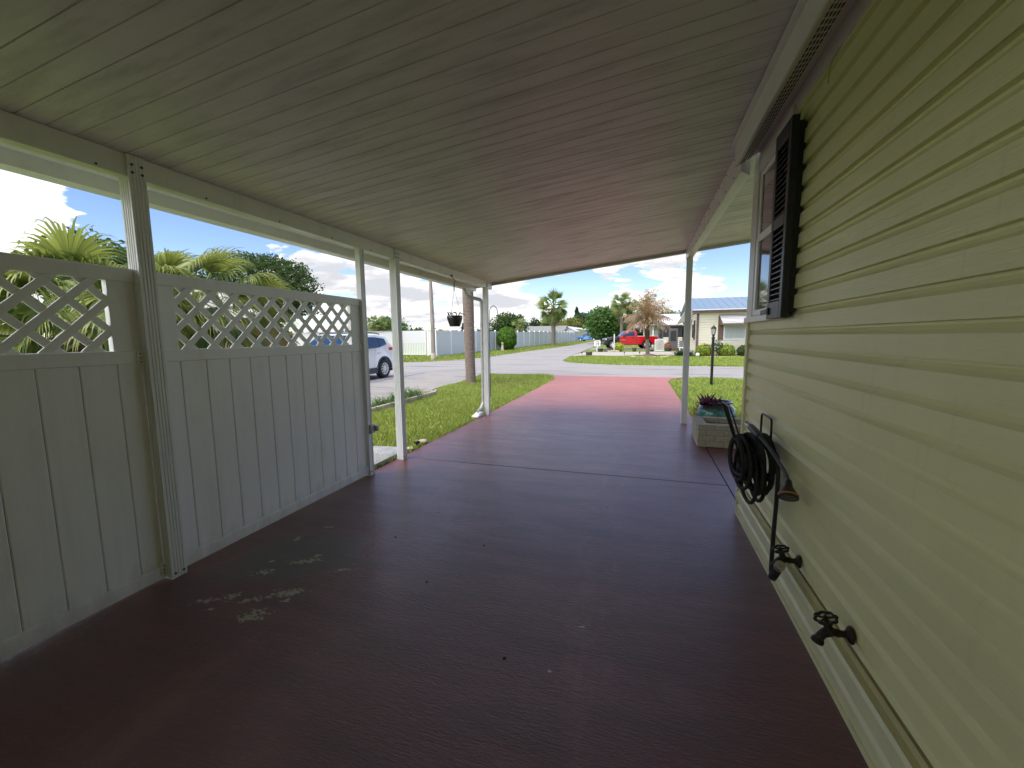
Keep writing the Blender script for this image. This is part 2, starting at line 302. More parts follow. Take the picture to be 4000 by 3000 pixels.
# ------------------------------------------------------------------ mesh building
class MB:
    def __init__(s): s.v = []; s.f = []; s.mi = []; s.sm = []
    def add(s, vs, fs, mi=0, smooth=False):
        o = len(s.v); s.v += [tuple(x) for x in vs]
        s.f += [tuple(i+o for i in f) for f in fs]; s.mi += [mi]*len(fs); s.sm += [smooth]*len(fs); return s
    def box(s, x0, x1, y0, y1, z0, z1, mi=0):
        v = [(x0, y0, z0), (x1, y0, z0), (x1, y1, z0), (x0, y1, z0), (x0, y0, z1), (x1, y0, z1), (x1, y1, z1), (x0, y1, z1)]
        return s.add(v, [(0, 3, 2, 1), (4, 5, 6, 7), (0, 1, 5, 4), (1, 2, 6, 5), (2, 3, 7, 6), (3, 0, 4, 7)], mi)
    def hexa(s, v, mi=0):
        return s.add(v, [(0, 3, 2, 1), (4, 5, 6, 7), (0, 1, 5, 4), (1, 2, 6, 5), (2, 3, 7, 6), (3, 0, 4, 7)], mi)
    def beam(s, p, q, w, h=None, up=(0, 0, 1), mi=0):
        h = h or w; p = Vector(p); q = Vector(q); d = (q-p).normalized(); u = Vector(up)
        if abs(d.dot(u)) > .98: u = Vector((1, 0, 0))
        r = d.cross(u).normalized()*w/2; t = r.cross(d).normalized()*h/2
        return s.hexa([p-r-t, p+r-t, q+r-t, q-r-t, p-r+t, p+r+t, q+r+t, q-r+t], mi)
    def prism(s, poly, axis, a, b, mi=0):       # poly of 2D points swept along an axis
        n = len(poly)
        def P(u, w, t): return {'x': (t, u, w), 'y': (u, t, w), 'z': (u, w, t)}[axis]
        vs = [P(u, w, a) for u, w in poly]+[P(u, w, b) for u, w in poly]
        fs = [tuple(range(n))[::-1], tuple(range(n, 2*n))]+[(i, (i+1) % n, n+(i+1) % n, n+i) for i in range(n)]
        return s.add(vs, fs, mi)
    def tube(s, pts, r, n=8, cap=True, mi=0):
        pts = [Vector(p) for p in pts]; rs = r if isinstance(r, (list, tuple)) else [r]*len(pts)
        rings = []; prev = None
        for i, p in enumerate(pts):
            d = (pts[min(i+1, len(pts)-1)]-pts[max(i-1, 0)]).normalized()
            if prev is None:
                u = Vector((0, 0, 1)) if abs(d.z) < .9 else Vector((1, 0, 0)); a = d.cross(u).normalized()
            else:
                a = (prev-d*prev.dot(d))
                a = a.normalized() if a.length > 1e-6 else d.orthogonal().normalized()
            prev = a; b = d.cross(a)
            rings.append([p+(a*math.cos(2*math.pi*k/n)+b*math.sin(2*math.pi*k/n))*rs[i] for k in range(n)])
        vs = [q for rg in rings for q in rg]; fs = []
        for i in range(len(rings)-1):
            for k in range(n): fs.append((i*n+k, i*n+(k+1) % n, (i+1)*n+(k+1) % n, (i+1)*n+k))
        s.add(vs, fs, mi, True)
        if cap:
            s.add(rings[0], [tuple(range(n))[::-1]], mi); s.add(rings[-1], [tuple(range(n))], mi)
        return s
    def lathe(s, prof, n=24, c=(0, 0, 0), mi=0, wob=None, cap=True):
        vs = []; fs = []
        for j, (r, z) in enumerate(prof):
            for k in range(n):
                a = 2*math.pi*k/n; rr = r*(wob(a, j) if wob else 1)
                vs.append((c[0]+rr*math.cos(a), c[1]+rr*math.sin(a), c[2]+z))
        for j in range(len(prof)-1):
            for k in range(n): fs.append((j*n+k, j*n+(k+1) % n, (j+1)*n+(k+1) % n, (j+1)*n+k))
        s.add(vs, fs, mi, True)
        if not cap: return s
        s.add([vs[k] for k in range(n)], [tuple(range(n))[::-1]], mi); s.add([vs[(len(prof)-1)*n+k] for k in range(n)], [tuple(range(n))], mi)
        return s
    def xf(s, M):
        s.v = [tuple(M @ Vector(p)) for p in s.v]; return s
    def build(s, name, mat, parent=None, world=True, bevel=0, seg=2, smooth_angle=None):
        me = bpy.data.meshes.new(name)
        vs = s.v
        if parent is not None and world:
            o = wloc(parent); vs = [(x-o[0], y-o[1], z-o[2]) for x, y, z in vs]
        me.from_pydata(vs, [], s.f)
        for mm in (mat if isinstance(mat, (list, tuple)) else [mat]): me.materials.append(mm)
        me.polygons.foreach_set('material_index', s.mi); me.polygons.foreach_set('use_smooth', s.sm)
        me.update()
        ob = bpy.data.objects.new(name, me); col.objects.link(ob)
        if parent is not None: ob.parent = parent
        if bevel:
            md = ob.modifiers.new('edge', 'BEVEL'); md.width = bevel; md.segments = seg; md.limit_method = 'ANGLE'; md.angle_limit = R(40)
        return ob
def wloc(o):
    p = Vector((0, 0, 0))
    while o is not None: p = p+o.location; o = o.parent
    return p
def tag(o, label=None, cat=None, group=None, kind=None):
    if label: o['label'] = label
    if cat: o['category'] = cat
    if group: o['group'] = group
    if kind: o['kind'] = kind
    return o
def thing(name, label, cat, loc=(0, 0, 0), rz=0, group=None):
    o = bpy.data.objects.new(name, None); col.objects.link(o); o.location = loc; o.rotation_euler = (0, 0, rz); o.empty_display_size = .2
    return tag(o, label, cat, group)
def copy_tree(o, parent=None):
    c = o.copy(); col.objects.link(c); c.parent = parent
    for ch in [x for x in bpy.data.objects if x.parent == o]: copy_tree(ch, c)
    return c
def arr_mesh(name, verts, quads, mat, parent=None, tri=False):
    verts = np.asarray(verts, np.float32).reshape(-1, 3); quads = np.asarray(quads, np.int32)
    if parent is not None: verts = verts-np.array(wloc(parent), np.float32)
    k = quads.shape[1]
    me = bpy.data.meshes.new(name); me.vertices.add(len(verts)); me.vertices.foreach_set('co', verts.ravel())
    me.loops.add(quads.size); me.loops.foreach_set('vertex_index', quads.ravel())
    me.polygons.add(len(quads)); me.polygons.foreach_set('loop_start', np.arange(0, quads.size, k)); me.polygons.foreach_set('loop_total', np.full(len(quads), k))
    for mm in (mat if isinstance(mat, (list, tuple)) else [mat]): me.materials.append(mm)
    me.update(calc_edges=True); me.validate()
    ob = bpy.data.objects.new(name, me); col.objects.link(ob)
    if parent is not None: ob.parent = parent
    return ob
def struct(o): o['kind'] = 'structure'; return o

# ------------------------------------------------------------------ ground, roads
g = MB(); ys = [-80, 15, 95, 500]; xs = [-300, 300]
for i in range(3):
    y0, y1 = ys[i], ys[i+1]
    g.add([(-300, y0, gz(y0)), (300, y0, gz(y0)), (300, y1, gz(y1)), (-300, y1, gz(y1))], [(0, 1, 2, 3)])
g.v = [(x, y, z-.03) for x, y, z in g.v]
struct(g.build('ground', MT['turf']))
def sheet(name, poly, mat, dz, thick=0):
    b = MB(); b.add([(x, y, gz(y)+dz) for x, y in poly], [tuple(range(len(poly)))]); return struct(b.build(name, mat))
def arc(pts, n=8):                         # Catmull-Rom through points
    out = []; P = [pts[0]]+list(pts)+[pts[-1]]
    for i in range(1, len(P)-2):
        for k in range(n):
            t = k/n; a, b, c, d = [Vector(q) for q in P[i-1:i+3]]
            out.append(tuple(.5*((2*b)+(c-a)*t+(2*a-5*b+4*c-d)*t*t+(3*b-a-3*c+d)*t**3)))
    return out+[tuple(pts[-1])]
near_l = [(-60, 15.02), (-6.0, 15.02)]
edge_island = arc([(30, 19.6, 0), (4.3, 20.04, 0), (1.8, 20.15, 0), (-1.24, 20.47, 0), (-3.1, 21.5, 0), (-4.05, 22.6, 0), (-4.35, 24.2, 0), (-4.5, 27, 0), (-4.75, 33, 0), (-5.1, 42, 0), (-5.9, 60, 0), (-7.2, 94, 0)], 6)
edge_far = arc([(-9.2, 94, 0), (-9.1, 76, 0), (-9.2, 48, 0), (-9.8, 36.4, 0), (-10.0, 27, 0), (-10.3, 24.8, 0), (-11.3, 22.3, 0), (-13, 20.7, 0), (-18, 20.0, 0), (-60, 19.6, 0)], 6)
road_poly = [(-60, 15.02), (30, 15.02)]+[(p[0], p[1]) for p in edge_island]+[(p[0], p[1]) for p in edge_far]
sheet('road', road_poly, MT['road'], .0)
sheet('parking_area', [(-60, 5.5), (-5.10, 5.5), (-5.10, 9.3), (-5.5, 10.2), (-5.55, 12.6), (-5.75, 13.8), (-5.9, 15.02), (-60, 15.02)], MT['park'], -.004)
b = MB()
for (x0, x1, y0, y1) in [(-8.35, -8.24, 9.4, 15.0), (-11.3, -11.19, 9.4, 15.0)]:
    b.add([(x0, y0, .002), (x1, y0, .002), (x1-.12, y1, .002), (x0-.12, y1, .002)], [(0, 1, 2, 3)])
struct(b.build('parking_line', MT['blue_paint']))
# driveway slab of red sealed concrete, its lip against the road
b = MB()
b.prism([(-2.70, -6), (.82, -6), (.82, 3.5), (.796, 3.5), (.796, 4.152), (-2.70, 4.152)], 'z', -.12, 0)
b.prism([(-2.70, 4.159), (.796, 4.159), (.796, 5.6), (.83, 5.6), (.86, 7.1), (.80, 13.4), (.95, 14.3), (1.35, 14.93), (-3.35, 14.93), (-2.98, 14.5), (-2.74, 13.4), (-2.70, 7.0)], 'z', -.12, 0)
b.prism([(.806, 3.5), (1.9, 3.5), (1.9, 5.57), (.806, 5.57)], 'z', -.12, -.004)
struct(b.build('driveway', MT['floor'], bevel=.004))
b = MB(); b.box(-2.69, .82, 4.13, 4.18, -.10, -.014); b.box(.78, .83, 3.4, 5.58, -.10, -.014); struct(b.build('driveway_joint', MT['soil']))
sheet('road_edge_strip', [(-3.5, 14.93), (30, 14.93), (30, 15.02), (-3.5, 15.02)], MT['kerbline'], -.003)
# neighbour's concrete walk across the road
sheet('walkway', [(-4.5, 27.3), (-3.9, 28.25), (3.2, 29.3), (3.0, 36.0), (-.2, 35.4), (-3.95, 34.8), (-4.62, 33.6), (-4.62, 30.5)], MT['walk'], -.008)
sheet('front_lawn_walk_gap', [(-2.6, 31.0), (2.6, 31.9), (2.6, 32.0), (-2.6, 31.1)], MT['kerbline'], -.004) if 0 else None
sheet('truck_driveway', [(-4.9, 40.2), (6, 41.6), (6, 46.5), (-5.1, 45)], MT['road'], -.006)

# ------------------------------------------------------------------ grass blades on the nearer lawns
def inpoly(px, py, poly):
    ins = np.zeros(len(px), bool); n = len(poly); j = n-1
    for i in range(n):
        xi, yi = poly[i]; xj, yj = poly[j]
        cond = ((yi > py) != (yj > py)) & (px < (xj-xi)*(py-yi)/(yj-yi+1e-12)+xi); ins ^= cond; j = i
    return ins
def grass(poly, n, hmin, hmax, w, seed, mats=('blade', 'blade_dry'), dry=.13, dens=None):
    rg = np.random.default_rng(seed); P = np.array(poly)
    x = rg.uniform(P[:, 0].min(), P[:, 0].max(), n*3); y = rg.uniform(P[:, 1].min(), P[:, 1].max(), n*3)
    if dens is not None:
        k = rg.random(n*3) < dens(x, y); x, y = x[k], y[k]
    k = inpoly(x, y, poly); x, y = x[k][:n], y[k][:n]; n = len(x)
    cl = np.sin(x*2.3+1.3*np.sin(y*1.7))*np.cos(y*1.9+np.sin(x*1.1))
    h = rg.uniform(hmin, hmax, n)*(1+.35*cl); a = rg.uniform(0, 2*np.pi, n); ln = rg.uniform(.2, .9, n)*h; b = rg.uniform(0, 2*np.pi, n)
    z = SL*np.clip(y-15, 0, 80)-.03; ww = w*rg.uniform(.6, 1.3, n)*np.where(rg.random(n) < .12, 2.2, 1.0)
    v0 = np.stack([x-ww*np.cos(a), y-ww*np.sin(a), z], 1); v1 = np.stack([x+ww*np.cos(a), y+ww*np.sin(a), z], 1)
    v2 = np.stack([x+ln*np.cos(b)+.25*ww*np.cos(a), y+ln*np.sin(b)+.25*ww*np.sin(a), z+h], 1); v3 = np.stack([x+ln*np.cos(b)-.25*ww*np.cos(a), y+ln*np.sin(b)-.25*ww*np.sin(a), z+h], 1)
    V = np.stack([v0, v1, v2, v3], 1).reshape(-1, 3); Q = np.arange(4*n).reshape(-1, 4)
    o = arr_mesh('grass', V, Q, [MT[q] for q in mats])
    dr = (rg.random(n) < np.clip(dry+.45*np.clip(np.sin(x*.9+2)*np.cos(y*.8), 0, 1)**3, 0, 1)).astype(np.int32)
    o.data.polygons.foreach_set('material_index', dr)
    return tag(o, kind='stuff')
lawn_l = [(-4.80, 3.4), (-2.72, 3.4), (-2.72, 7.0), (-2.76, 13.4), (-3.0, 14.5), (-3.4, 14.9), (-5.85, 14.98), (-5.7, 13.8), (-5.5, 12.6), (-5.45, 10.2), (-5.0, 9.25), (-4.80, 9.1)]
grass(lawn_l, 90000, .045, .085, .0065, 1, dens=lambda x, y: np.clip(7.0/y, .35, 1))
tag(bpy.data.objects['grass'], 'mown green grass with dry tufts beside the carport posts', 'grass')
lawn_r = [(.88, 6.3), (9, 6.3), (9, 14.9), (1.4, 14.9), (1.0, 14.3), (.84, 13.4), (.88, 7.1)]
tag(grass(lawn_r, 60000, .045, .08, .0075, 2, dry=.10), 'bright green grass round the black lamp post', 'grass')
isl = [(p[0], p[1]+.12) for p in edge_island[:44] if p[0] < 12]+[(-4.4, 27.2), (-3.8, 28.1), (3.2, 29.2), (8, 28), (12, 28), (12, 20)]
tag(grass(isl, 60000, .06, .10, .016, 3, dry=.05), 'bright lawn across the road round the browning palm', 'grass')
fl = [(-10.2, 27), (-9.4, 48), (-9.3, 76), (-12.5, 80), (-14.2, 52), (-15.0, 40), (-15.0, 28.2), (-40, 28.2), (-40, 20.0), (-18, 20.3), (-13, 21), (-11.4, 22.6), (-10.5, 24.9)]
tag(grass(fl, 45000, .05, .10, .02, 4, dry=.25), 'patchy verge grass along the long white fence', 'grass')

def screws(name, parent, pts, ang, r=.006, t=.004):
    q = MB(); q.lathe([(r, 0), (r, t)], 8); q.xf(Matrix.Rotation(R(ang), 4, 'Y')); first = None
    for p in pts:
        o = q.build(name, MT['screw'], parent, world=False) if first is None else first.copy()
        if first is None: first = o
        else: col.objects.link(o)
        o.parent = parent; o.location = Vector(p)-wloc(parent)
# ------------------------------------------------------------------ carport
CX, CY = -2.62, 0
def rz(x): return 2.385+.107*(x+2.62)
car = thing('carport', 'white aluminium carport with ribbed ceiling and slim posts over red driveway', 'carport', (-2.62, 3.5, 0))
def pan_roof(x0, x1, y0, y1):
    b = MB(); pts = []; y = y0; k = 0
    while y < y1-.01:
        w = min(.1025, y1-y)
        d = .007 if k % 2 else .004
        pts += [(y+.003, 0), (y+w-.003, 0), (y+w-.001, d), (y+w+.001, d)] if w > .02 else [(y1, 0)]
        y += w; k += 1
    pts = [(y0, 0)]+pts
    n = len(pts)
    vs = [(x0, p[0], rz(x0)+p[1]) for p in pts]+[(x1, p[0], rz(x1)+p[1]) for p in pts]
    b.add(vs, [(i, i+1, n+i+1, n+i) for i in range(n-1)])
    zt = .085
    b.hexa([(x0, y0, rz(x0)+.02), (x1, y0, rz(x1)+.02), (x1, y1, rz(x1)+.02), (x0, y1, rz(x0)+.02), (x0, y0, rz(x0)+zt), (x1, y0, rz(x1)+zt), (x1, y1, rz(x1)+zt), (x0, y1, rz(x0)+zt)])
    return b
b = pan_roof(-2.95, .62, -6, 3.5); b2 = pan_roof(-2.95, 2.9, 3.5, 7.22); b.add(b2.v, b2.f)
b.build('roof_panel', MT['pan'], car)
def box(name, mat, parent, *a, bevel=.003): return MB().box(*a).build(name, mat, parent, bevel=bevel)
# left beam: box section with splice seam and screws
b = MB(); b.box(-2.690, -2.620, -6, 4.62, 2.268, 2.384); b.box(-2.690, -2.620, 4.624, 7.19, 2.268, 2.384)
lb = b.build('beam', MT['alu'], car, bevel=.004)
screws('screw', lb, [(-2.621, .9+.55*k, 2.283) for k in range(12)], 90)
# gutter and the flashing under the pans
b = MB(); b.prism([(-2.95, 2.345), (-2.95, 2.255), (-3.06, 2.255), (-3.075, 2.355), (-3.066, 2.355), (-3.052, 2.264), (-2.958, 2.264), (-2.958, 2.345)], 'y', -6, 7.24)
b.build('gutter', MT['alu'], car)
b = MB(); b.box(-2.948, -2.80, -6, 7.2, 2.332, 2.347); b.box(-2.79, -2.70, -6, 7.2, 2.352, 2.366); b.build('flashing', MT['alu'], car, bevel=.002)
# right beam from house corner to front post
b = MB(); b.hexa([(.632, 3.36, 2.535), (.717, 3.50, 2.545), (.717, 7.19, 2.585), (.632, 7.19, 2.585), (.632, 3.36, rz(.632)-.002), (.717, 3.50, rz(.717)-.002), (.717, 7.19, rz(.717)-.002), (.632, 7.19, rz(.632)-.002)])
rb = b.build('beam', MT['alu'], car, bevel=.004)
screws('screw', rb, [(.631, 3.6+k*.31, zz) for k in range(12) for zz in (2.57, 2.70)], -90)
# front channel
b = MB(); x0, x1 = -2.95, 2.9
def chan(za, zb, ya, yb): b.hexa([(x0, ya, rz(x0)+za), (x1, ya, rz(x1)+za), (x1, yb, rz(x1)+za), (x0, yb, rz(x0)+za), (x0, ya, rz(x0)+zb), (x1, ya, rz(x1)+zb), (x1, yb, rz(x1)+zb), (x0, yb, rz(x0)+zb)])
chan(-.045, .12, 7.225, 7.245); chan(-.045, -.030, 7.19, 7.225)
b.build('front_channel', MT['white_paint'], car, bevel=.002)
def flute(x0, x1, y0, y1):
    out = []
    def side(p, q, n=5):
        p = Vector(p); q = Vector(q); d = (q-p); L = d.length; d.normalize(); nr = Vector((-d.y, d.x))
        out.append(tuple(p))
        for k in range(1, n):
            c = p+d*(L*k/n)
            out.extend([tuple(c-d*.0035), tuple(c+nr*.004), tuple(c+d*.0035)])
    side((x0, y0), (x1, y0)); side((x1, y0), (x1, y1)); side((x1, y1), (x0, y1)); side((x0, y1), (x0, y0)); return out
def post(x0, x1, y0, y1, top, fl=True):
    b = MB()
    if fl: b.prism(flute(x0, x1, y0, y1), 'z', .0, top)
    else: b.box(x0, x1, y0, y1, 0, top)
    p = b.build('post', MT['alu_post'], car, bevel=0 if fl else .002)
    screws('bolt', p, [(x1-.001, yy, zz) for zz in ((.03, top-.05, top-.09) if fl else (.04,)) for yy in (y0+.018, y1-.018)], 90, .007, .005); return p
post(-2.688, -2.606, 1.580, 1.662, rz(-2.61)-.004)
p2 = post(-2.680, -2.625, 3.475, 3.515, 2.268, False)
b = MB(); b.box(-2.655, -2.628, 3.517, 3.545, 0, 2.266); b.build('door_channel', MT['galv'], p2)
b = MB(); b.box(-2.76, -2.735, 3.54, 3.60, 1.225, 1.395); b.build('bracket', MT['white_paint'], p2, bevel=.01)
b = MB(); b.box(-2.63, -2.60, 3.49, 3.56, .44, .53); b.box(-2.62, -2.565, 3.545, 3.575, .455, .515); b.build('hinge', MT['galv'], p2, bevel=.006)
post(-2.688, -2.606, 4.060, 4.142, rz(-2.61)-.004)
p4 = post(-2.692, -2.612, 6.890, 6.970, rz(-2.61)-.004)
p5 = post(.632, .717, 7.000, 7.085, 2.583)
# corrugated downspout beside the last left post
b = MB(); pts = arc([(-3.0, 6.80, 2.262), (-2.99, 6.80, 2.20), (-2.93, 6.82, 2.12), (-2.83, 6.88, 2.09), (-2.745, 6.92, 2.06), (-2.73, 6.93, 1.98), (-2.73, 6.93, 1.7), (-2.73, 6.93, .9), (-2.73, 6.93, .30), (-2.73, 6.90, .20), (-2.73, 6.80, .13), (-2.73, 6.66, .11)], 5)
b.tube(pts, [.030+(.0025 if (i % 2 and (pts[i][2] > 1.97 or pts[i][2] < .3)) else 0) for i in range(len(pts))], 12); ds = b.build('downspout', MT['galv'], car)
for za in (1.60, .32): b = MB(); b.tube([(-2.73, 6.93, za), (-2.73, 6.93, za+.06)], .034, 12); b.build('coupling', MT['galv'], ds)

# ------------------------------------------------------------------ vinyl lattice-top privacy panels
def privacy(y0, y1, lat0, lat1, board0, bstep, label, hc, clip0=None):
    t = thing('privacy_panel', label, 'fence panel', (-2.66, (y0+y1)/2, 0), group='lattice top privacy panels between the carport posts')
    X0, X1 = -2.70, -2.655
    box('top_rail', MT['vinyl'], t, X0, X1+.005, y0, y1, 1.718, 1.790, bevel=.004)
    box('middle_rail', MT['vinyl'], t, X0, X1+.005, y0, y1, 1.277, 1.348, bevel=.004)
    box('bottom_rail', MT['vinyl'], t, X0, X1+.005, y0, y1, .012, .088, bevel=.004)
    box('stile', MT['vinyl'], t, X0+.004, X1-.004, y0, lat0, 1.346, 1.72, bevel=.002)
    box('stile', MT['vinyl'], t, X0+.004, X1-.004, lat1, y1, 1.346, 1.72, bevel=.002)
    b = MB(); ys = [y0]; y = board0
    while y < y1-.02:
        if y > y0+.02: ys.append(y)
        y += bstep
    ys.append(y1)
    for a, c in zip(ys[:-1], ys[1:]):                                  # tongue-and-groove boards
        b.prism([(X0+.010, a+.0015), (X1-.008, a+.0015), (X1-.005, a+.006), (X1-.005, c-.006), (X1-.008, c-.0015), (X0+.010, c-.0015)], 'z', .08, 1.285)
    b.box(X0+.016, X0+.020, y0, y1, .08, 1.285)
    b.build('boards', MT['vinyl'], t)
    # lattice: two layers of laths crossing at 45 degrees
    b = MB(); P = .1565; w = .037; zl, zh = 1.352, 1.716
    def clipseg(s, c):
        pts = []
        for (yy) in (lat0, lat1):
            zz = c-s*yy
            if zl <= zz <= zh: pts.append((yy, zz))
        for zz in (zl, zh):
            yy = s*(c-zz)
            if lat0 < yy < lat1: pts.append((yy, zz))
        pts.sort(); return (pts[0], pts[-1]) if len(pts) >= 2 else None
    for s, xa, xb, c0 in ((1, -2.680, -2.671, hc[0]+hc[1]+P/2), (-1, -2.671, -2.662, hc[1]-hc[0]+P/2)):
        for k in range(-60, 60):
            c = c0+k*P; sg = clipseg(s, c)
            if not sg: continue
            p, q = sg; d = Vector((0, q[0]-p[0], q[1]-p[1])).normalized()*.02
            b.beam(Vector(((xa+xb)/2, p[0], p[1]))-d, Vector(((xa+xb)/2, q[0], q[1]))+d, w, xb-xa, up=(1, 0, 0))
    b.build('lattice', MT['vinyl'], t, bevel=.0012, seg=1)
    for (ya, yb) in ((y0-.002, y0+.028), (y1-.028, y1+.002)):
        for zz in (1.275, .035):
            br = box('bracket', MT['vinyl'], t, X1+.003, X1+.012, ya, yb, zz, zz+.068, bevel=.002)
            screws('screw', br, [(X1+.0115, (ya+yb)/2, zz+q) for q in (.012, .034, .056)], 90, .0035, .003)
    return t
privacy(1.666, 3.470, 1.780, 3.343, 1.780, .1553, 'white lattice top panel between the fluted post and slim gate post', (1.85, 1.6125))
privacy(-.24, 1.576, -.13, 1.455, 1.462-.157*12, .157, 'white lattice top panel nearest the camera, left of the fluted post', (1.22, 1.6125))
privacy(-2.10, -.30, -1.99, -.41, -2.0, .157, 'unseen white lattice top panel added behind the camera to block light', (1.22, 1.6125))  # extra panel, added out of view to darken the floor and wall nearby

# ------------------------------------------------------------------ our house
WX_, CYH = .765, 3.52
hs = thing('house', 'cream vinyl sided mobile home along the right side of the carport', 'house', (.765, 0, 0))
def clap(z0, z1, h=.1038, start=None, out=.0):
    prof = []; z = start if start is not None else z0
    while z < z1:
        for dz, dx in ((0, .0), (.66*h, .0015), (.78*h, .0135), (.90*h, .0215), (.995*h, .0215)):
            zz = z+dz
            if z0 <= zz <= z1: prof.append((dx+out, zz))
        z += h
    prof.append((out, z1))
    return prof
def clap_wall(b, x, y0, y1, z0, z1, start, h=.1038):
    pr = clap(z0, z1, h, start); n = len(pr)
    vs = [(x+p[0], y0, p[1]) for p in pr]+[(x+p[0], y1, p[1]) for p in pr]
    b.add(vs, [(i, n+i, n+i+1, i+1) for i in range(n-1)])
b = MB(); st0 = 1.5375-.1038*13
sr = random.Random(12); cz = st0+.1038*0
while cz < .232-.2076: cz += .2076
cz -= .2076 if cz > .2 else 0
while cz < 2.66:
    cuts = [-6]+sorted([sr.uniform(-5, .2), sr.choice([sr.uniform(.7, 3.2), 9])])+[3.50]
    cuts = [c_ for c_ in cuts if c_ <= 3.5]
    for k_ in range(len(cuts)-1):                                     # double-course boards, each lapped over the next
        clap_wall(b, .765-(.0016 if k_ % 2 else 0), cuts[k_], cuts[k_+1]+(.02 if k_ % 2 else 0) if cuts[k_+1] < 3.4 else 3.50, max(.238, cz), min(2.66, cz+.2076-1e-4), cz)
    cz += .2076
b.box(.80, 6, -6, 3.50, .0, 2.64)
b.build('siding', MT['siding'], hs)
b = MB(); pr = clap(.01, .205, .1, .01); n = len(pr)
b.add([(.744+p[0]*.8, -6, p[1]) for p in pr]+[(.744+p[0]*.8, 3.505, p[1]) for p in pr], [(i, n+i, n+i+1, i+1) for i in range(n-1)])
b.box(.758, .79, -6, 3.50, 0, .20); b.box(.737, .757, -6, 3.508, .0, .026)
b.build('skirting', MT['siding_trim'], hs)
b = MB(); b.prism([(.743, .205), (.80, .205), (.80, .240), (.764, .240), (.762, .214), (.743, .209)], 'y', -6, 3.508); b.build('skirting_cap', MT['brownline'], hs)
b = MB(); b.box(.752, .80, 3.492, 3.530, .232, 1.49); b.box(.752, .79, 3.530, 3.545, .232, 2.60); b.box(.738, .79, 3.498, 3.516, .0, .205); b.build('corner_post', MT['siding_trim'], hs, bevel=.003)
b = MB(); b.box(.80, 6, 3.505, 3.535, 0, 2.64); b.build('end_wall', MT['siding'], hs)
# eave: frieze, vented soffit, fascia strip
b = MB(); b.prism([(.757, 2.590), (.775, 2.590), (.775, 2.675), (.749, 2.675)], 'y', -6, 3.53); b.build('frieze', MT['trim'], hs)
b = MB(); b.prism([(.600, 2.572), (.755, 2.664), (.755, 2.676), (.600, 2.584)], 'y', -6, 3.40); sf = b.build('soffit', MT['trim'], hs)
b = MB(); y = .4
while y < 3.38:
    for k, u in enumerate((.22, .34, .46, .58)):
        x = .600+.155*u; z = 2.572+.092*u
        yy = y+(.018 if k % 2 else 0)
        b.hexa([(x-.004, yy, z-.0024-.0024), (x+.004, yy, z+.0024-.0024), (x+.004, yy+.024, z+.0024-.0024), (x-.004, yy+.024, z-.0024-.0024), (x-.004, yy, z+.002), (x+.004, yy, z+.004), (x+.004, yy+.024, z+.004), (x-.004, yy+.024, z+.002)])
    y += .040
b.build('vent_slots', MT['dark_gap'], sf)
b = MB(); b.box(.588, .600, -6, 3.36, 2.565, 2.715); b.box(.560, .588, -6, 3.36, 2.700, 2.712); b.build('fascia', MT['alu'], hs, bevel=.002)
b = MB(); b.hexa([(.65, -6, 2.80), (6.3, -6, 2.80), (6.3, 3.45, 2.80), (.65, 3.45, 2.80), (.65, -6, 2.86), (3.4, -6, 3.4), (3.4, 3.45, 3.4), (.65, 3.45, 2.86)]); b.build('roof', MT['roof_white'], hs)
# window at the wall end
wn = MB(); wn.box(.742, .775, 3.35, 3.49, 1.50, 2.62); wn.box(.742, .775, 2.70, 3.35, 2.50, 2.62); wn.box(.742, .775, 2.70, 2.76, 1.53, 2.50)
wn = wn.build('window', MT['trim'], hs, bevel=.004)
b = MB(); b.box(.728, .782, 2.66, 3.512, 1.488, 1.528); b.build('sill', MT['vinyl'], wn, bevel=.004)
def sash(z0, z1, x):
    b = MB(); b.box(x, x+.022, 3.295, 3.348, z0, z1); b.box(x, x+.022, 2.76, 3.295, z1-.03, z1); b.box(x, x+.022, 2.76, 3.295, z0, z0+.04); b.box(x, x+.022, 2.762, 2.79, z0+.04, z1-.03)
    return b.build('sash', MT['vinyl'], wn, bevel=.003)
sash(2.045, 2.498, .752); sash(1.532, 2.06, .746)
box('pane', MT['pane'], wn, .760, .764, 2.79, 3.295, 1.57, 2.47, bevel=0)
# shutter
b = MB(); sx0, sx1 = .700, .736; a0, a1 = 2.545, 2.815
for (ya, yb, za, zb) in ((a0, a0+.042, 1.490, 2.505), (a1-.042, a1, 1.490, 2.505), (a0+.042, a1-.042, 1.490, 1.585), (a0+.042, a1-.042, 1.985, 2.045), (a0+.042, a1-.042, 2.42, 2.505)): b.box(sx0, sx1, ya, yb, za, zb)
sh = b.build('shutter', MT['shutter'], hs, bevel=.004)
b = MB()
for za, zb in ((1.585, 1.985), (2.045, 2.42)):
    z = za+.012
    while z < zb-.012:
        b.hexa([(sx0+.004, a0+.04, z-.006), (sx1-.006, a0+.04, z+.016), (sx1-.006, a1-.04, z+.016), (sx0+.004, a1-.04, z-.006), (sx0+.004, a0+.04, z), (sx1-.006, a0+.04, z+.022), (sx1-.006, a1-.04, z+.022), (sx0+.004, a1-.04, z)]); z += .030
b.box(sx1-.005, sx1, a0+.04, a1-.04, 1.58, 2.43); b.build('louvres', MT['shutter'], sh)
b = MB(); b.box(.690, .700, 2.755, 2.785, 1.515, 1.555); b.beam((.694, 2.77, 1.535), (.692, 2.89, 1.532), .012, .028); b.build('latch', MT['black_metal'], sh, bevel=.003)
b = MB(); b.box(.730, .772, a0+.02, a1-.02, 1.52, 2.48); b.build('standoff', MT['shutter'], sh)

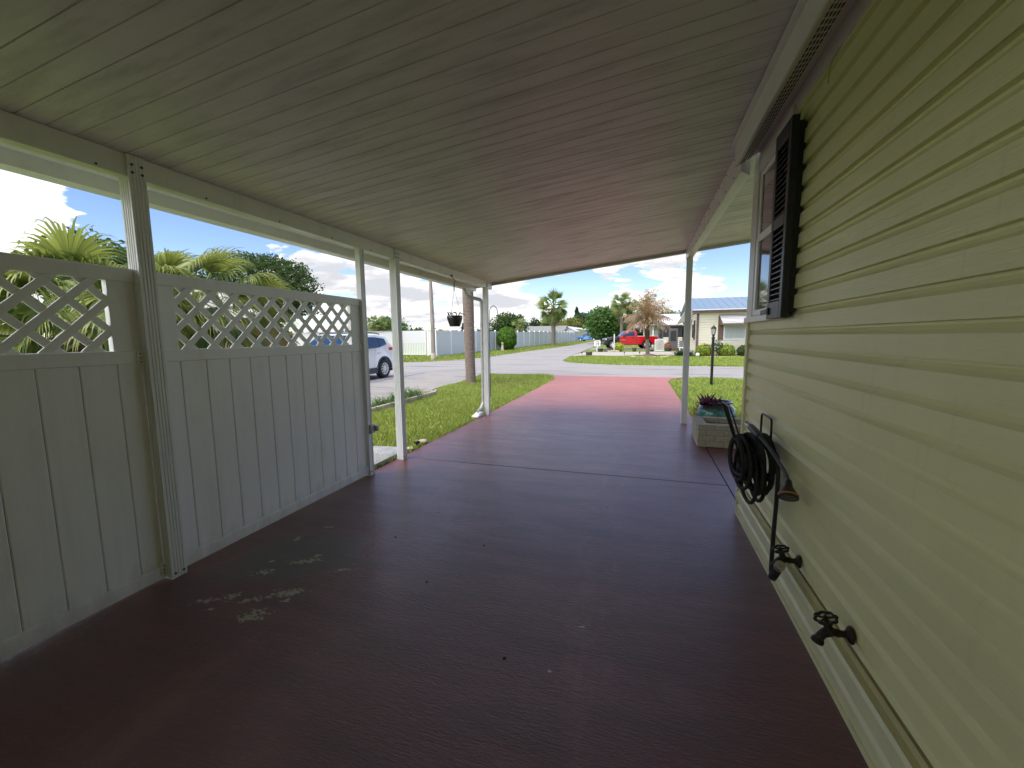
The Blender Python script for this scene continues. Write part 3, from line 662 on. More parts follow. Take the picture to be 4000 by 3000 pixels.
# ------------------------------------------------------------------ hose hanger, hose, wand, spigots
hg = thing('hose_hanger', 'black wire hose hanger screwed to the cream siding', 'hose hanger', (.76, 2.75, .75))
def hoop(y0, y1, z0, z1, x, r=.0065):
    b = MB(); b.tube(arc([(x, y0, z0), (x, y0, z1-.04), (x, y0+.01, z1-.008), (x, y0+.035, z1), (x, y1-.035, z1), (x, y1-.01, z1-.008), (x, y1, z1-.04), (x, y1, z0)], 4), r, 8); return b
hoop(2.755, 2.970, .715, .90, .748).build('back_loop', MT['black_metal'], hg)
b = hoop(2.50, 2.745, .70, 1.0, .0, .0042); b.v = [(x+.475+(1.0-z)*.33, y, z) for x, y, z in b.v]
fl_ = b.build('front_loop', MT['black_metal'], hg)
b = MB()
for yy in (2.60, 2.645, 2.69): b.tube([(.477, yy, .995), (.522, yy, .84), (.55, yy+.02, .755), (.64, yy+.08, .745), (.742, yy+.13, .765)], .0034, 6)
for k in range(3): b.tube([(.56+.07*k, 2.54+.05*k, .752), (.56+.07*k, 2.72+.07*k, .752)], .0034, 6)
b.build('cradle_wires', MT['black_metal'], hg)

hr = random.Random(3); pts = []; turns = 20; Nn = 26
for i in range(turns*Nn+1):
    t = i/Nn; k = int(t); ph = 2*math.pi*(t-k)
    f = t/turns
    r_ = random.Random(k*17+3); r2 = random.Random((k+1)*17+3); w = t-k; w = w*w*(3-2*w)
    L = lambda a, b: a*(1-w)+b*w
    ry = L(r_.uniform(.11, .175), r2.uniform(.11, .175)); zt = L(r_.uniform(.775, .83), r2.uniform(.775, .83)); zb = L(r_.choice([.60, .58, .55, .47, .44])+r_.uniform(-.02, .02), r2.choice([.60, .58, .55, .47, .44])+r2.uniform(-.02, .02)); xo = L(r_.uniform(-.018, .018), r2.uniform(-.018, .018))
    yc = 2.600+.08*f+L(r_.uniform(-.03, .03), r2.uniform(-.03, .03))
    x = .535+.165*((k % 6)/6+(.08*w))+.02*(k//6)+xo+.012*math.sin(ph)
    pts.append((x, yc-ry*math.sin(ph)*(1.0-.12*math.cos(ph)), (zt+zb)/2+(zt-zb)/2*math.cos(ph)))
x, y, z = pts[-1]
tail = arc([(x, y, z), (.70, 2.50, .77), (.705, 2.44, .70), (.700, 2.415, .55), (.690, 2.39, .42), (.675, 2.345, .30), (.662, 2.30, .215), (.656, 2.262, .188), (.654, 2.225, .205)], 6)
b = MB(); b.tube(pts+tail[1:], .0102, 8)
ho = thing('garden_hose', 'black fabric garden hose coiled in loops on the wall hanger', 'hose', (.65, 2.6, .7))
b.build('hose_tube', MT['hose'], ho)
b = MB(); b.tube([(.652, 2.235, .197), (.652, 2.155, .292)], .020, 14); b.build('grip', MT['hose'], ho)
b = MB(); b.tube([(.652, 2.156, .291), (.652, 2.136, .315)], .0225, 16); b.build('collar', MT['chrome'], ho)

wd = thing('watering_wand', 'grey watering wand with orange ringed rose resting on coiled hose', 'watering wand', (.66, 2.4, .80))
P = [(.615, 2.735, .868), (.625, 2.69, .862), (.632, 2.62, .850), (.640, 2.56, .838)]
b = MB(); b.tube(P[1:], [.019, .022, .017], 12); b.build('grip', MT['grey_plastic'], wd)
b = MB(); b.tube([(.614, 2.745, .870), (.6255, 2.688, .8615)], .017, 12); b.build('collar', MT['chrome'], wd)
b = MB(); b.tube(arc([(.640, 2.56, .838), (.662, 2.42, .795), (.678, 2.30, .750), (.683, 2.245, .725), (.686, 2.21, .705)], 5), .0088, 10); b.build('shaft', MT['grey_plastic'], wd)
def along(b, p, d):
    d = Vector(d).normalized(); q = Vector((0, 0, 1)).rotation_difference(d); return b.xf(Matrix.Translation(p) @ q.to_matrix().to_4x4())
hd = (-.15, -.62, -.77); hp = Vector((.686, 2.212, .707))
along(MB().lathe([(.012, 0), (.015, .012), (.017, .03), (.030, .055), (.040, .068), (.040, .074)], 20), hp, hd).build('rose_body', MT['black_plastic'], wd)
along(MB().lathe([(.0405, .0), (.0425, .001), (.0425, .0065), (.0405, .0075)], 24), hp+Vector(hd).normalized()*.070, hd).build('rose_ring', MT['orange'], wd)
b = MB().lathe([(.041, 0), (.042, .002), (.042, .011), (.038, .013), (.033, .011), (.033, .008)], 24); along(b, hp+Vector(hd).normalized()*.0775, hd).build('rose_bezel', MT['black_plastic'], wd)
along(MB().lathe([(.033, 0), (.033, .002)], 24), hp+Vector(hd).normalized()*.087, hd).build('rose_face', MT['grey_plastic'], wd)

def spigot(y, z, label, dn):
    t = thing('water_spigot', label, 'spigot', (.752, y, z), group='bronze spigots low on the siding')
    b = MB(); along(b.lathe([(.031, 0), (.031, .004), (.026, .009), (.016, .014), (.013, .02)], 18), (.757, y, z), (-1, 0, 0))
    b2 = MB(); b2.tube(arc([(.745, y, z), (.715, y-.004, z+.002), (.690, y-.008, z+.006), (.665, y-.012, z-.004), (.648, y-.016, z-.028)], 4), [.012]*4+[.014]*4+[.017]*4+[.015]*4+[.014], 12); b.add(b2.v, b2.f, 0, True)
    b3 = MB(); along(b3.lathe([(.014, 0), (.019, .004), (.021, .012), (.021, .018), (.017, .021)], 16), (.652, y-.015, z-.020), (-.35, -.1, -.93)); b.add(b3.v, b3.f, 0, True)
    b4 = MB(); along(b4.lathe([(.017, -.006), (.018, .006), (.014, .018), (.014, .028), (.0085, .034), (.006, .052)], 14), (.686, y-.008, z+.006), (-.30, 0, .95)); b.add(b4.v, b4.f, 0, True)
    bd = b.build('spigot_body', MT['bronze'], t)
    b = MB(); n = 64; R0 = .033
    ring = [Vector((R0*(1+.08*math.cos(8*2*math.pi*k/n))*math.cos(2*math.pi*k/n), R0*(1+.08*math.cos(8*2*math.pi*k/n))*math.sin(2*math.pi*k/n), 0)) for k in range(n+1)]
    b.tube(ring, .0052, 8, False)
    for k in range(5):
        a = 2*math.pi*k/5; b.tube([(0, 0, .001), (.031*math.cos(a), .031*math.sin(a), 0)], .0035, 6)
    b.lathe([(.009, -.005), (.010, .004), (.005, .009)], 12)
    along(b, (.671, y-.008, z+.056), (-.30, 0, .95)); b.build('handwheel', MT['bronze'], t); return t
s1 = spigot(2.222, .302, 'bronze wall spigot with the black hose attached to it', 0)
s2 = spigot(1.697, .305, 'bare bronze wall spigot nearest the camera with open mouth', 0)
for o in (s1, s2):
    k = o.location.copy()
# small wire clip hanging from the siding near the eave
b = MB(); b.tube(arc([(.760, 2.20, 2.600), (.757, 2.205, 2.585), (.757, 2.265, 2.57), (.757, 2.29, 2.50)], 4), .0028, 6)
tag(b.build('wire_hook', MT['brownline']), 'thin bent wire hook on the siding under the eave', 'hook')

first = None; r_ = random.Random(4)
for (x, y) in [(-1.535, 2.86), (-1.02, 2.57), (-.985, 2.47), (-1.63, 2.40), (-1.72, 2.27), (-1.66, 2.13), (-.24, 3.34), (-.54, 1.57), (-1.15, 1.98)]:
    if first is None:
        b = MB(); b.add([(-.011, 0, .001), (-.003, .006, .005), (.011, .001, .002), (0, -.006, .001), (0, 0, .006)], [(0, 4, 1), (1, 4, 2), (2, 4, 3), (3, 4, 0)]); first = b.build('fallen_leaf', MT['soil']); o = first
    else: o = first.copy(); col.objects.link(o)
    o.location = (x, y, .001); o.rotation_euler = (0, 0, r_.uniform(0, 6.28)); o.scale = (r_.uniform(.7, 1.3),)*3
    tag(o, 'tiny curled dark dead leaf lying on the red concrete', 'leaf', 'dead leaves scattered on the driveway')
b = MB(); b.hexa([(-2.83, 6.60, 0), (-2.70, 6.60, 0), (-2.70, 6.86, 0), (-2.83, 6.86, 0), (-2.83, 6.60, .03), (-2.70, 6.60, .03), (-2.70, 6.86, .07), (-2.83, 6.86, .07)])
tag(b.build('splash_block', MT['white_paint'], bevel=.006), 'small white splash block under the downspout outlet', 'splash block')
# ------------------------------------------------------------------ planter box, pot, plants
pl = thing('brick_planter', 'low pale brick planter box against the house end wall', 'planter', (1.2, 5.87, 0))
def brick_wall(b, p0, p1, h, t, courses=4, bl=.20, off=0):
    p0 = Vector(p0); p1 = Vector(p1); d = (p1-p0); L = d.length; d.normalize(); nrm = Vector((-d.y, d.x, 0))
    ch = h/courses; r_ = random.Random(int(L*100))
    for c in range(courses):
        s = -(bl/2 if (c+off) % 2 else 0)
        while s < L-.01:
            a, e = max(s, 0), min(s+bl, L)
            if e-a > .03:
                j = r_.uniform(-.003, .003); g_ = .004
                q0 = p0+d*(a+g_); q1 = p0+d*(e-g_)
                z0, z1 = c*ch+g_, (c+1)*ch-(g_ if c < courses-1 else 0)
                n0 = nrm*(j); n1 = nrm*(t+j)
                b.hexa([q0+n0+Vector((0, 0, z0)), q1+n0+Vector((0, 0, z0)), q1+n1+Vector((0, 0, z0)), q0+n1+Vector((0, 0, z0)), q0+n0+Vector((0, 0, z1)), q1+n0+Vector((0, 0, z1)), q1+n1+Vector((0, 0, z1)), q0+n1+Vector((0, 0, z1))])
            s += bl
b = MB(); H_ = .285
brick_wall(b, (.70, 5.57, 0), (1.86, 5.57, 0), H_, .115, off=1); brick_wall(b, (.815, 5.69, 0), (.815, 6.18, 0), H_, .115); brick_wall(b, (.82, 6.07, 0), (1.86, 6.07, 0), H_, .112, off=1)
b.build('brick_wall', MT['brick'], pl, bevel=.006)
b = MB(); b.box(.706, 1.85, 5.577, 5.677, 0, H_-.006); b.box(.706, .806, 5.677, 6.172, 0, H_-.006); b.box(.806, 1.85, 6.078, 6.172, 0, H_-.006); b.build('mortar', MT['mortar'], pl)
b = MB(); b.box(.808, 1.85, 5.68, 6.076, 0, .17); b.build('soil', MT['soil'], pl)
pt = thing('glazed_pot', 'turquoise fluted glazed pot standing on the lawn behind the planter', 'pot', (1.06, 6.52, 0))
b = MB(); b.lathe([(.13, 0), (.17, .02), (.225, .12), (.252, .22), (.252, .30), (.225, .37), (.185, .405), (.178, .42)], 72, (0, 0, 0), wob=lambda a, j: 1+(.022*abs(math.sin(9*a)) if 1 < j < 6 else 0)); b.build('pot_body', MT['glaze'], pt, world=False)
b = MB(); b.lathe([(.176, .415), (.205, .43), (.212, .445), (.200, .456), (.180, .448), (.168, .42), (.16, .37)], 48); b.build('pot_rim', MT['glaze_rim'], pt, world=False)
b = MB(); b.lathe([(.0, .385), (.165, .39)], 24); b.build('soil', MT['soil'], pt, world=False)
def spear_plant(parent, c, n, lmin, lmax, w, mat, spread=1.0, seed=1, name='leaves', up=.5):
    r_ = random.Random(seed); V = []; Q = []
    for i in range(n):
        a = r_.uniform(0, 6.283); el = r_.uniform(up, 1.45); L = r_.uniform(lmin, lmax); ww = w*r_.uniform(.7, 1.3)
        base = Vector(c)+Vector((r_.uniform(-1, 1), r_.uniform(-1, 1), 0))*.09*spread
        d = Vector((math.cos(a)*math.cos(el), math.sin(a)*math.cos(el), math.sin(el))); s = Vector((-math.sin(a), math.cos(a), 0))
        S = 4; k0 = len(V)
        for j in range(S+1):
            t = j/S; p = base+d*L*t+Vector((math.cos(a), math.sin(a), 0))*L*.28*t*t-Vector((0, 0, 1))*L*.22*t*t*(1.2-el/1.6)
            q = ww*math.sin(math.pi*min(.98, .22+.78*t))*.5+.0008
            V += [p-s*q, p+s*q]
        for j in range(S): Q.append((k0+2*j, k0+2*j+1, k0+2*j+3, k0+2*j+2))
    return arr_mesh(name, [tuple(v) for v in V], Q, MT[mat], parent)
pp = thing('purple_plant', 'purple spear leaved plant growing in the turquoise pot', 'plant', (.97, 6.50, .39))
spear_plant(pp, (.93, 6.46, .40), 62, .08, .20, .036, 'purple', 1.2, 4)
b = MB()
for k in range(7):
    a = rnd.uniform(0, 6.28); b.tube([(.95, 6.46, .37), (.95+.05*math.cos(a), 6.46+.05*math.sin(a), .44)], .004, 5)
b.build('stems', MT['purple'], pp)
tv = thing('trailing_vine', 'dry trailing vine hanging down the left of the turquoise pot', 'vine', (.80, 6.45, 0))
r_ = random.Random(5); V = []; Q = []
for i in range(170):
    t = r_.random(); p = Vector((.795-.03*math.sin(t*3)+r_.uniform(-.025, .025), 6.44+r_.uniform(-.06, .04), .44*(1-t)))
    a = Vector((r_.uniform(-1, 1), r_.uniform(-1, 1), r_.uniform(-1, 1))).normalized()*.013; c_ = a.orthogonal().normalized()*.010; k0 = len(V)
    V += [p-a, p+c_, p+a, p-c_]; Q.append((k0, k0+1, k0+2, k0+3))
arr_mesh('leaves', [tuple(v) for v in V], Q, MT['dead_frond2'], tv)

# hanging basket under the left beam
hb_ = thing('hanging_basket', 'dark ceramic hanging pot on cords below the left beam', 'hanging basket', (-2.585, 5.50, 1.565))
b = MB(); b.lathe([(.072, 0), (.076, .004), (.098, .07), (.112, .115), (.112, .152), (.107, .154), (.100, .145)], 36, wob=lambda a, j: 1+.03*math.sin(12*a)*(1 if j in (2, 3) else .3)); b.build('pot', MT['basket'], hb_, world=False)
b = MB(); b.lathe([(.0, .128), (.105, .13)], 20); b.build('soil', MT['soil'], hb_, world=False)
b = MB()
for k in range(3):
    a = R(25+120*k); b.tube([(.104*math.cos(a), .104*math.sin(a), .14), (0, 0, .52)], .0022, 5)
b.tube([(0, 0, .51), (0, .004, .56), (.006, 0, .60)], .008, 6); b.build('cords', MT['black_plastic'], hb_, world=False)
b = MB(); b.tube(arc([(.006, 0, .595), (-.006, .014, .62), (.010, .02, .65), (.0, .004, .675), (-.016, -.006, .69), (-.028, -.012, .715), (-.03, -.018, .735)], 4), .0045, 7); b.tube([(-.035, -.016, .715), (-.010, -.024, .715)], .012, 8); b.build('hook', MT['black_metal'], hb_, world=False)
b = MB(); r_ = random.Random(9)
for k in range(9):
    a = r_.uniform(0, 6.28); q = r_.uniform(.03, .09); d = r_.uniform(.02, .09)
    b.tube(arc([(q*math.cos(a), q*math.sin(a), .12), ((q+.02)*math.cos(a), (q+.02)*math.sin(a), .19), ((q+d)*math.cos(a+.5), (q+d)*math.sin(a+.5), .185+r_.uniform(-.02, .03))], 3), .0055, 5)
b.build('dry_stems', MT['dark_gap'], hb_, world=False)

# step slab, flower bed, rocks, spotlight, hook
b = MB(); b.prism([(-3.30, 3.62), (-2.735, 3.62), (-2.735, 4.18), (-2.80, 4.42), (-3.30, 4.36)], 'z', -.02, .045)
tag(b.build('step_slab', MT['pad'], bevel=.006), 'smooth grey step slab beside the third carport post', 'slab')
b = MB(); r_ = random.Random(2)
for k, (x, y, s) in enumerate([(-2.78, 4.50, .05), (-2.80, 4.86, .07), (-2.83, 4.42, .045)]):
    q = MB(); q.lathe([(.2, -.3), (.8, -.15), (1, .1), (.75, .4), (.3, .55)], 9, wob=lambda a, j: 1+.18*math.sin(3*a+k+j)); q.xf(Matrix.Translation((x, y, .0)) @ Matrix.Scale(s, 4))
    rk = q.build('rock', MT['stone']); tag(rk, ['small pale rock just past the third carport post', 'larger pale rock at the lawn edge beyond the solar light', 'small pale rock touching the base of the third post'][k], 'rock')
sl_ = thing('solar_light', 'small black ground light among rocks at the lawn edge', 'garden light', (-2.79, 4.68, 0))
b = MB(); b.lathe([(.012, -.03), (.012, .02), (.035, .03), (.040, .05), (.036, .06)], 14); b.build('lamp_head', MT['black_plastic'], sl_, world=False)
b = MB(); b.lathe([(.030, .0605), (.028, .064)], 14); b.build('panel', MT['glaze_rim'], sl_, world=False)

fb = thing('bed_border', 'scalloped cream concrete border along the flower bed', 'garden border', (-4.86, 7.7, 0))
def scallop(b, p0, p1, h=.10, t=.055, step=.075):
    p0 = Vector(p0); p1 = Vector(p1); d = (p1-p0); L = d.length; d.normalize(); n = Vector((-d.y, d.x, 0)); s = 0
    while s < L:
        e = min(s+step, L); m_ = (s+e)/2
        prof = [(s, -.03), (e, -.03), (e, h*.72), (s+.85*(e-s), h*.95), (m_, h), (s+.15*(e-s), h*.95), (s, h*.72)]
        vs = [p0+d*u+Vector((0, 0, w))-n*t/2 for u, w in prof]+[p0+d*u+Vector((0, 0, w))+n*t/2 for u, w in prof]; k = len(prof)
        b.add(vs, [tuple(range(k))[::-1], tuple(range(k, 2*k))]+[(i, (i+1) % k, k+(i+1) % k, k+i) for i in range(k)]); s = e
b = MB(); scallop(b, (-4.86, 5.0, 0), (-4.86, 9.08, 0)); b.box(-4.895, -4.82, 9.08, 9.15, -.03, .125); b.build('long_edge', MT['stone'], fb, bevel=.004)
b = MB(); scallop(b, (-4.88, 9.11, 0), (-5.35, 9.14, 0)); b.build('end_edge', MT['stone'], fb, bevel=.004)
sheet('bed_soil', [(-5.5, 5.0), (-4.87, 5.0), (-4.87, 9.1), (-5.3, 9.1), (-5.5, 8.8)], MT['mulch'], .012)
def strap(n, L, w, mat, seed, name='leaves', spread=.12, parent=None, c=(0, 0, 0), droop=.6):
    r_ = random.Random(seed); V = []; Q = []
    for i in range(n):
        a = r_.uniform(0, 6.283); el = r_.uniform(.75, 1.45); l = L*r_.uniform(.65, 1.15); s = Vector((-math.sin(a), math.cos(a), 0)); d0 = Vector((math.cos(a), math.sin(a), 0))
        b0 = Vector(c)+Vector((r_.gauss(0, spread), r_.gauss(0, spread), 0)); S = 5; k0 = len(V)
        for j in range(S+1):
            t = j/S; p = b0+d0*l*(math.cos(el)*t+.35*t*t)+Vector((0, 0, l*(math.sin(el)*t-droop*t*t*(1.1-.5*math.sin(el)))))
            q = w*.5*(1-t**2.5)+.0006; V += [p-s*q, p+s*q]
        for j in range(S): Q.append((k0+2*j, k0+2*j+1, k0+2*j+3, k0+2*j+2))
    return arr_mesh(name, [tuple(v) for v in V], Q, MT[mat], parent)
for k, (x, y, n, L, lb_) in enumerate([(-5.12, 8.35, 260, .46, 'tall strap leaved clump at the far end of the flower bed'), (-5.08, 7.78, 170, .40, 'strap leaved clump in the middle of the flower bed, half behind third post'), (-5.06, 7.22, 150, .36, 'strap leaved clump just left of the third carport post'), (-5.05, 6.62, 130, .32, 'small strap leaved clump beside the slim gate post'), (-5.10, 6.0, 110, .30, 'strap leaved clump hidden behind the fence panel')]):
    if k == 4: continue
    t = thing('liriope_clump', lb_, 'plant', (x, y, 0), group='strap leaved clumps in the flower bed')
    strap(n, L, .013, 'liriope', 20+k, parent=t, c=(x, y, 0), spread=.13 if k == 0 else .10)

sk = thing('shepherd_hook', 'slim black shepherd hook standing behind the last left carport post', 'garden hook', (-3.36, 9.0, 0))
b = MB(); b.tube(arc([(-3.36, 9, -.1), (-3.36, 9, 1.0), (-3.355, 9, 1.90), (-3.34, 9, 2.04), (-3.29, 9, 2.11), (-3.235, 9, 2.115), (-3.18, 9, 2.06), (-3.155, 9, 1.96), (-3.145, 9, 1.88), (-3.125, 9, 1.875), (-3.115, 9, 1.90)], 5), .0085, 8); b.build('rod', MT['black_metal'], sk)

# lamp post on the right lawn
lp = thing('lamp_post', 'black lantern lamp post standing on the right lawn', 'lamp post', (1.945, 13.0, 0))
b = MB(); b.tube([(0, 0, -.1), (0, 0, 1.30)], .0385, 16); b.tube([(0, 0, 1.30), (0, 0, 1.325), (0, 0, 1.36), (0, 0, 1.385)], [.046, .05, .034, .03], 16); b.build('pole', MT['black_metal'], lp, world=False)
b = MB(); b.tube([(-.235, 0, 1.125), (.235, 0, 1.125)], .010, 8); b.tube([(.225, 0, 1.125), (.255, 0, 1.125)], .018, 10); b.build('ladder_bar', MT['black_metal'], lp, world=False)
b = MB(); b.lathe([(.028, 1.385), (.042, 1.41), (.046, 1.425)], 6); b.lathe([(.072, 1.588), (.078, 1.592), (.052, 1.635), (.020, 1.665), (.006, 1.675), (.010, 1.69), (.004, 1.70), (.002, 1.735)], 12)
for k in range(6):
    a = R(60*k); b.tube([(.044*math.cos(a), .044*math.sin(a), 1.42), (.070*math.cos(a), .070*math.sin(a), 1.59)], .004, 5)
ln_ = b.build('lantern', MT['black_metal'], lp, world=False)
b = MB(); b.lathe([(.040, 1.425), (.066, 1.588)], 6); b.build('glass', MT['clear_glass'], ln_, world=False)

# ------------------------------------------------------------------ palms and trees
def fan_frond(V, Q, MI, base, az, el, Lp, Lf, nl, w, r_, droop, mi=0, span=2.5):
    d0 = Vector((math.cos(az)*math.cos(el), math.sin(az)*math.cos(el), math.sin(el)))
    side = Vector((-math.sin(az), math.cos(az), 0)); p = Vector(base); d = d0.copy(); S = 4; path = [p.copy()]
    for j in range(S):
        d = (d-Vector((0, 0, droop*.10))).normalized(); p = p+d*Lp/S; path.append(p.copy())
    k0 = len(V)
    for q in path: V.extend([q-side*.012*w/.03, q+side*.012*w/.03])
    for j in range(S): Q.append((k0+2*j, k0+2*j+1, k0+2*j+3, k0+2*j+2)); MI.append(mi)
    roll = r_.uniform(-1.0, 1.0); up = side.cross(d).normalized(); sd = (side*math.cos(roll)+up*math.sin(roll)); up = sd.cross(d).normalized()
    for i in range(nl):
        a = (i/(nl-1)-.5)*span; L = Lf*(1-.28*abs(a)/(span/2))*r_.uniform(.9, 1.08)
        ld = (d*math.cos(a)+sd*math.sin(a)).normalized(); ld = (ld+up*.10*math.cos(a)).normalized()
        ws = ld.cross(up).normalized(); q = p.copy(); dd = ld.copy(); segs = 6 if nl > 20 else 4; k0 = len(V); dr = droop*r_.uniform(.7, 1.3)
        for j in range(segs+1):
            t = j/segs; wd_ = w*(.35+1.1*t if t < .5 else 1.8*(1-t)+.02)*.5; V.extend([q-ws*wd_, q+ws*wd_])
            dd = (dd-Vector((0, 0, dr*((.02+1.25*t*t)*.667 if segs == 6 else (.03+.42*t*t))))).normalized(); q = q+dd*L/segs
        for j in range(segs): Q.append((k0+2*j, k0+2*j+1, k0+2*j+3, k0+2*j+2)); MI.append(mi)
def finish(name, V, Q, MI, mats, parent):
    o = arr_mesh(name, [tuple(v) for v in V], Q, [MT[k] for k in mats], parent); o.data.polygons.foreach_set('material_index', np.array(MI, np.int32)); return o
def trunk(parent, base, top, r0, r1, mat, n=14, seg=14, bulge=0, seed=0, lean=0):
    r_ = random.Random(seed); base = Vector(base); top = Vector(top); pts = []; rs = []
    for i in range(seg+1):
        t = i/seg; p = base.lerp(top, t)+Vector((r_.uniform(-1, 1), r_.uniform(-1, 1), 0))*r0*.06; pts.append(p); rs.append((r0+(r1-r0)*t)*(1+bulge*math.sin(math.pi*min(1, t*1.4)))*(1.18 if i == 0 else 1)*(1+.02*(i % 2)))
    b = MB(); b.tube(pts, rs, n); return b.build('trunk', MT[mat], parent)
def fan_palm(name, label, base, h, r0, r1, nf, Lp, Lf, nl, w, mats, seed, brown=.15, cat='palm tree', group=None, bark_='palm_bark_far', el0=-.9, el1=1.4, droop=.5, skirt=0, bulge=0, elp=.8):
    x, y = base; z = gz(y)-.03; t = thing(name, label, cat, (x, y, z), group=group); r_ = random.Random(seed)
    trunk(t, (x, y, z-.1), (x+r_.uniform(-.1, .1), y, z+h), r0, r1, bark_, seed=seed, bulge=bulge)
    V, Q, MI = [], [], []; c = (x, y, z+h)
    for i in range(nf):
        f = (i+.5)/nf; el = el1+(el0-el1)*f**elp+r_.uniform(-.3, .3); az = i*2.39996+r_.uniform(-.3, .3)
        fan_frond(V, Q, MI, c, az, el, Lp*(r_.uniform(.8, 1.15) if nl > 20 else r_.choice([.6, .85, 1.0, 1.2])), Lf*r_.uniform(.85, 1.1), nl, w, r_, droop*(1+.6*f), 1 if f > 1-brown+r_.uniform(-.08, .08) else 0)
    if skirt:
        for i in range(26):
            a = r_.uniform(0, 6.28); fz = -skirt*r_.uniform(.1, .9); p0 = Vector((x+r1*1.9*math.cos(a), y+r1*1.9*math.sin(a), z+h+fz)); dv = Vector((math.cos(a), math.sin(a), .8)).normalized(); s_ = Vector((-math.sin(a), math.cos(a), 0)); k0 = len(V)
            p1 = p0+dv*.25; V += [p0-s_*.03, p0+s_*.03, p1+s_*.012, p1-s_*.012]; Q.append((k0, k0+1, k0+2, k0+3)); MI.append(2)
    finish('crown', V, Q, MI, list(mats)+['fibre'], t)
    if skirt:
        b = MB(); b.lathe([(r1*1.0, -skirt), (r1*1.9, -skirt*.8), (r1*2.3, -skirt*.4), (r1*1.8, 0), (r1*.8, .15)], 14, (x, y, z+h), wob=lambda a, j: 1+.2*math.sin(5*a+j*2)); sk_ = b.build('fibre_boot', MT['fibre'], t)
    return t
fan_palm('fan_palm', 'low spreading fan palm behind the lattice panel nearest the camera', (-8.0, 4.15), 1.42, .17, .15, 84, 1.05, .95, 38, .040, ['fan_near', 'fan_dry'], 11, .25, bark_='palm_bark', droop=1.25, skirt=.75, el0=-.6, el1=1.0, elp=1.5, group='fan palms beyond the fence')
fan_palm('fan_palm', 'yellowing fan palm behind the lattice panel right of the fluted post', (-8.2, 5.75), 1.82, .16, .14, 84, 1.20, .98, 38, .040, ['fan_near', 'fan_dry'], 23, .42, bark_='palm_bark', droop=1.25, skirt=.5, el0=-.6, el1=.95, elp=1.5, group='fan palms beyond the fence')
fan_palm('sabal_palm', 'tall thick trunked palm between the hanging basket and last left post', (-5.09, 11.9), 6.4, .145, .17, 26, .9, .9, 18, .06, ['fan_far', 'fan_brown'], 31, .2, bark_='palm_bark', bulge=.10)
SAB = dict(mats=['fan_far', 'fan_brown'])
fan_palm('sabal_palm', 'round headed palm with grey trunk beside the bend of the side road', (-11.25, 54.5), 5.0, .26, .30, 50, 1.15, 1.35, 13, .17, ['fan_far', 'fan_brown'], 41, .14, droop=.6, el0=-1.3)
for k, (x, y, h, lb_) in enumerate([(-2.72, 60, 5.6, 'tallest of the palms in the cluster behind the red pickup'), (-2.05, 61.5, 4.3, 'second trunk of the palm cluster behind the red pickup, right of the tallest'), (-1.55, 62, 3.7, 'short palm in the cluster behind the browning palm'), (-1.25, 60.5, 3.4, 'shortest and rightmost palm of the cluster behind the red pickup')]):
    fan_palm('sabal_palm', lb_, (x, y), h, .23, .17, [34, 30, 22, 20][k], 1.0 if k < 2 else .7, 1.25 if k < 2 else .9, 13, .12, ['fan_far', 'fan_brown'], 51+k, [.10, .15, .6, .7][k], droop=.5, el0=-.7, group='palms clustered behind the red pickup')
fan_palm('sabal_palm', 'small distant palm above the roof of the white car', (-39.6, 55), 3.5, .25, .25, 34, .8, 1.0, 11, .12, ['fan_far', 'fan_brown'], 61, .3, el0=-1.2)
fan_palm('sabal_palm', 'second distant palm just right of the one above the white car', (-38.6, 56), 3.2, .25, .25, 30, .8, .9, 11, .12, ['fan_far', 'fan_brown'], 62, .3, el0=-1.2)
fan_palm('sabal_palm', 'small palm in front of the oak beyond the topiary bush', (-19.3, 65), 2.9, .25, .25, 30, .7, .85, 11, .12, ['fan_far', 'fan_brown'], 63, .3, el0=-1.2)

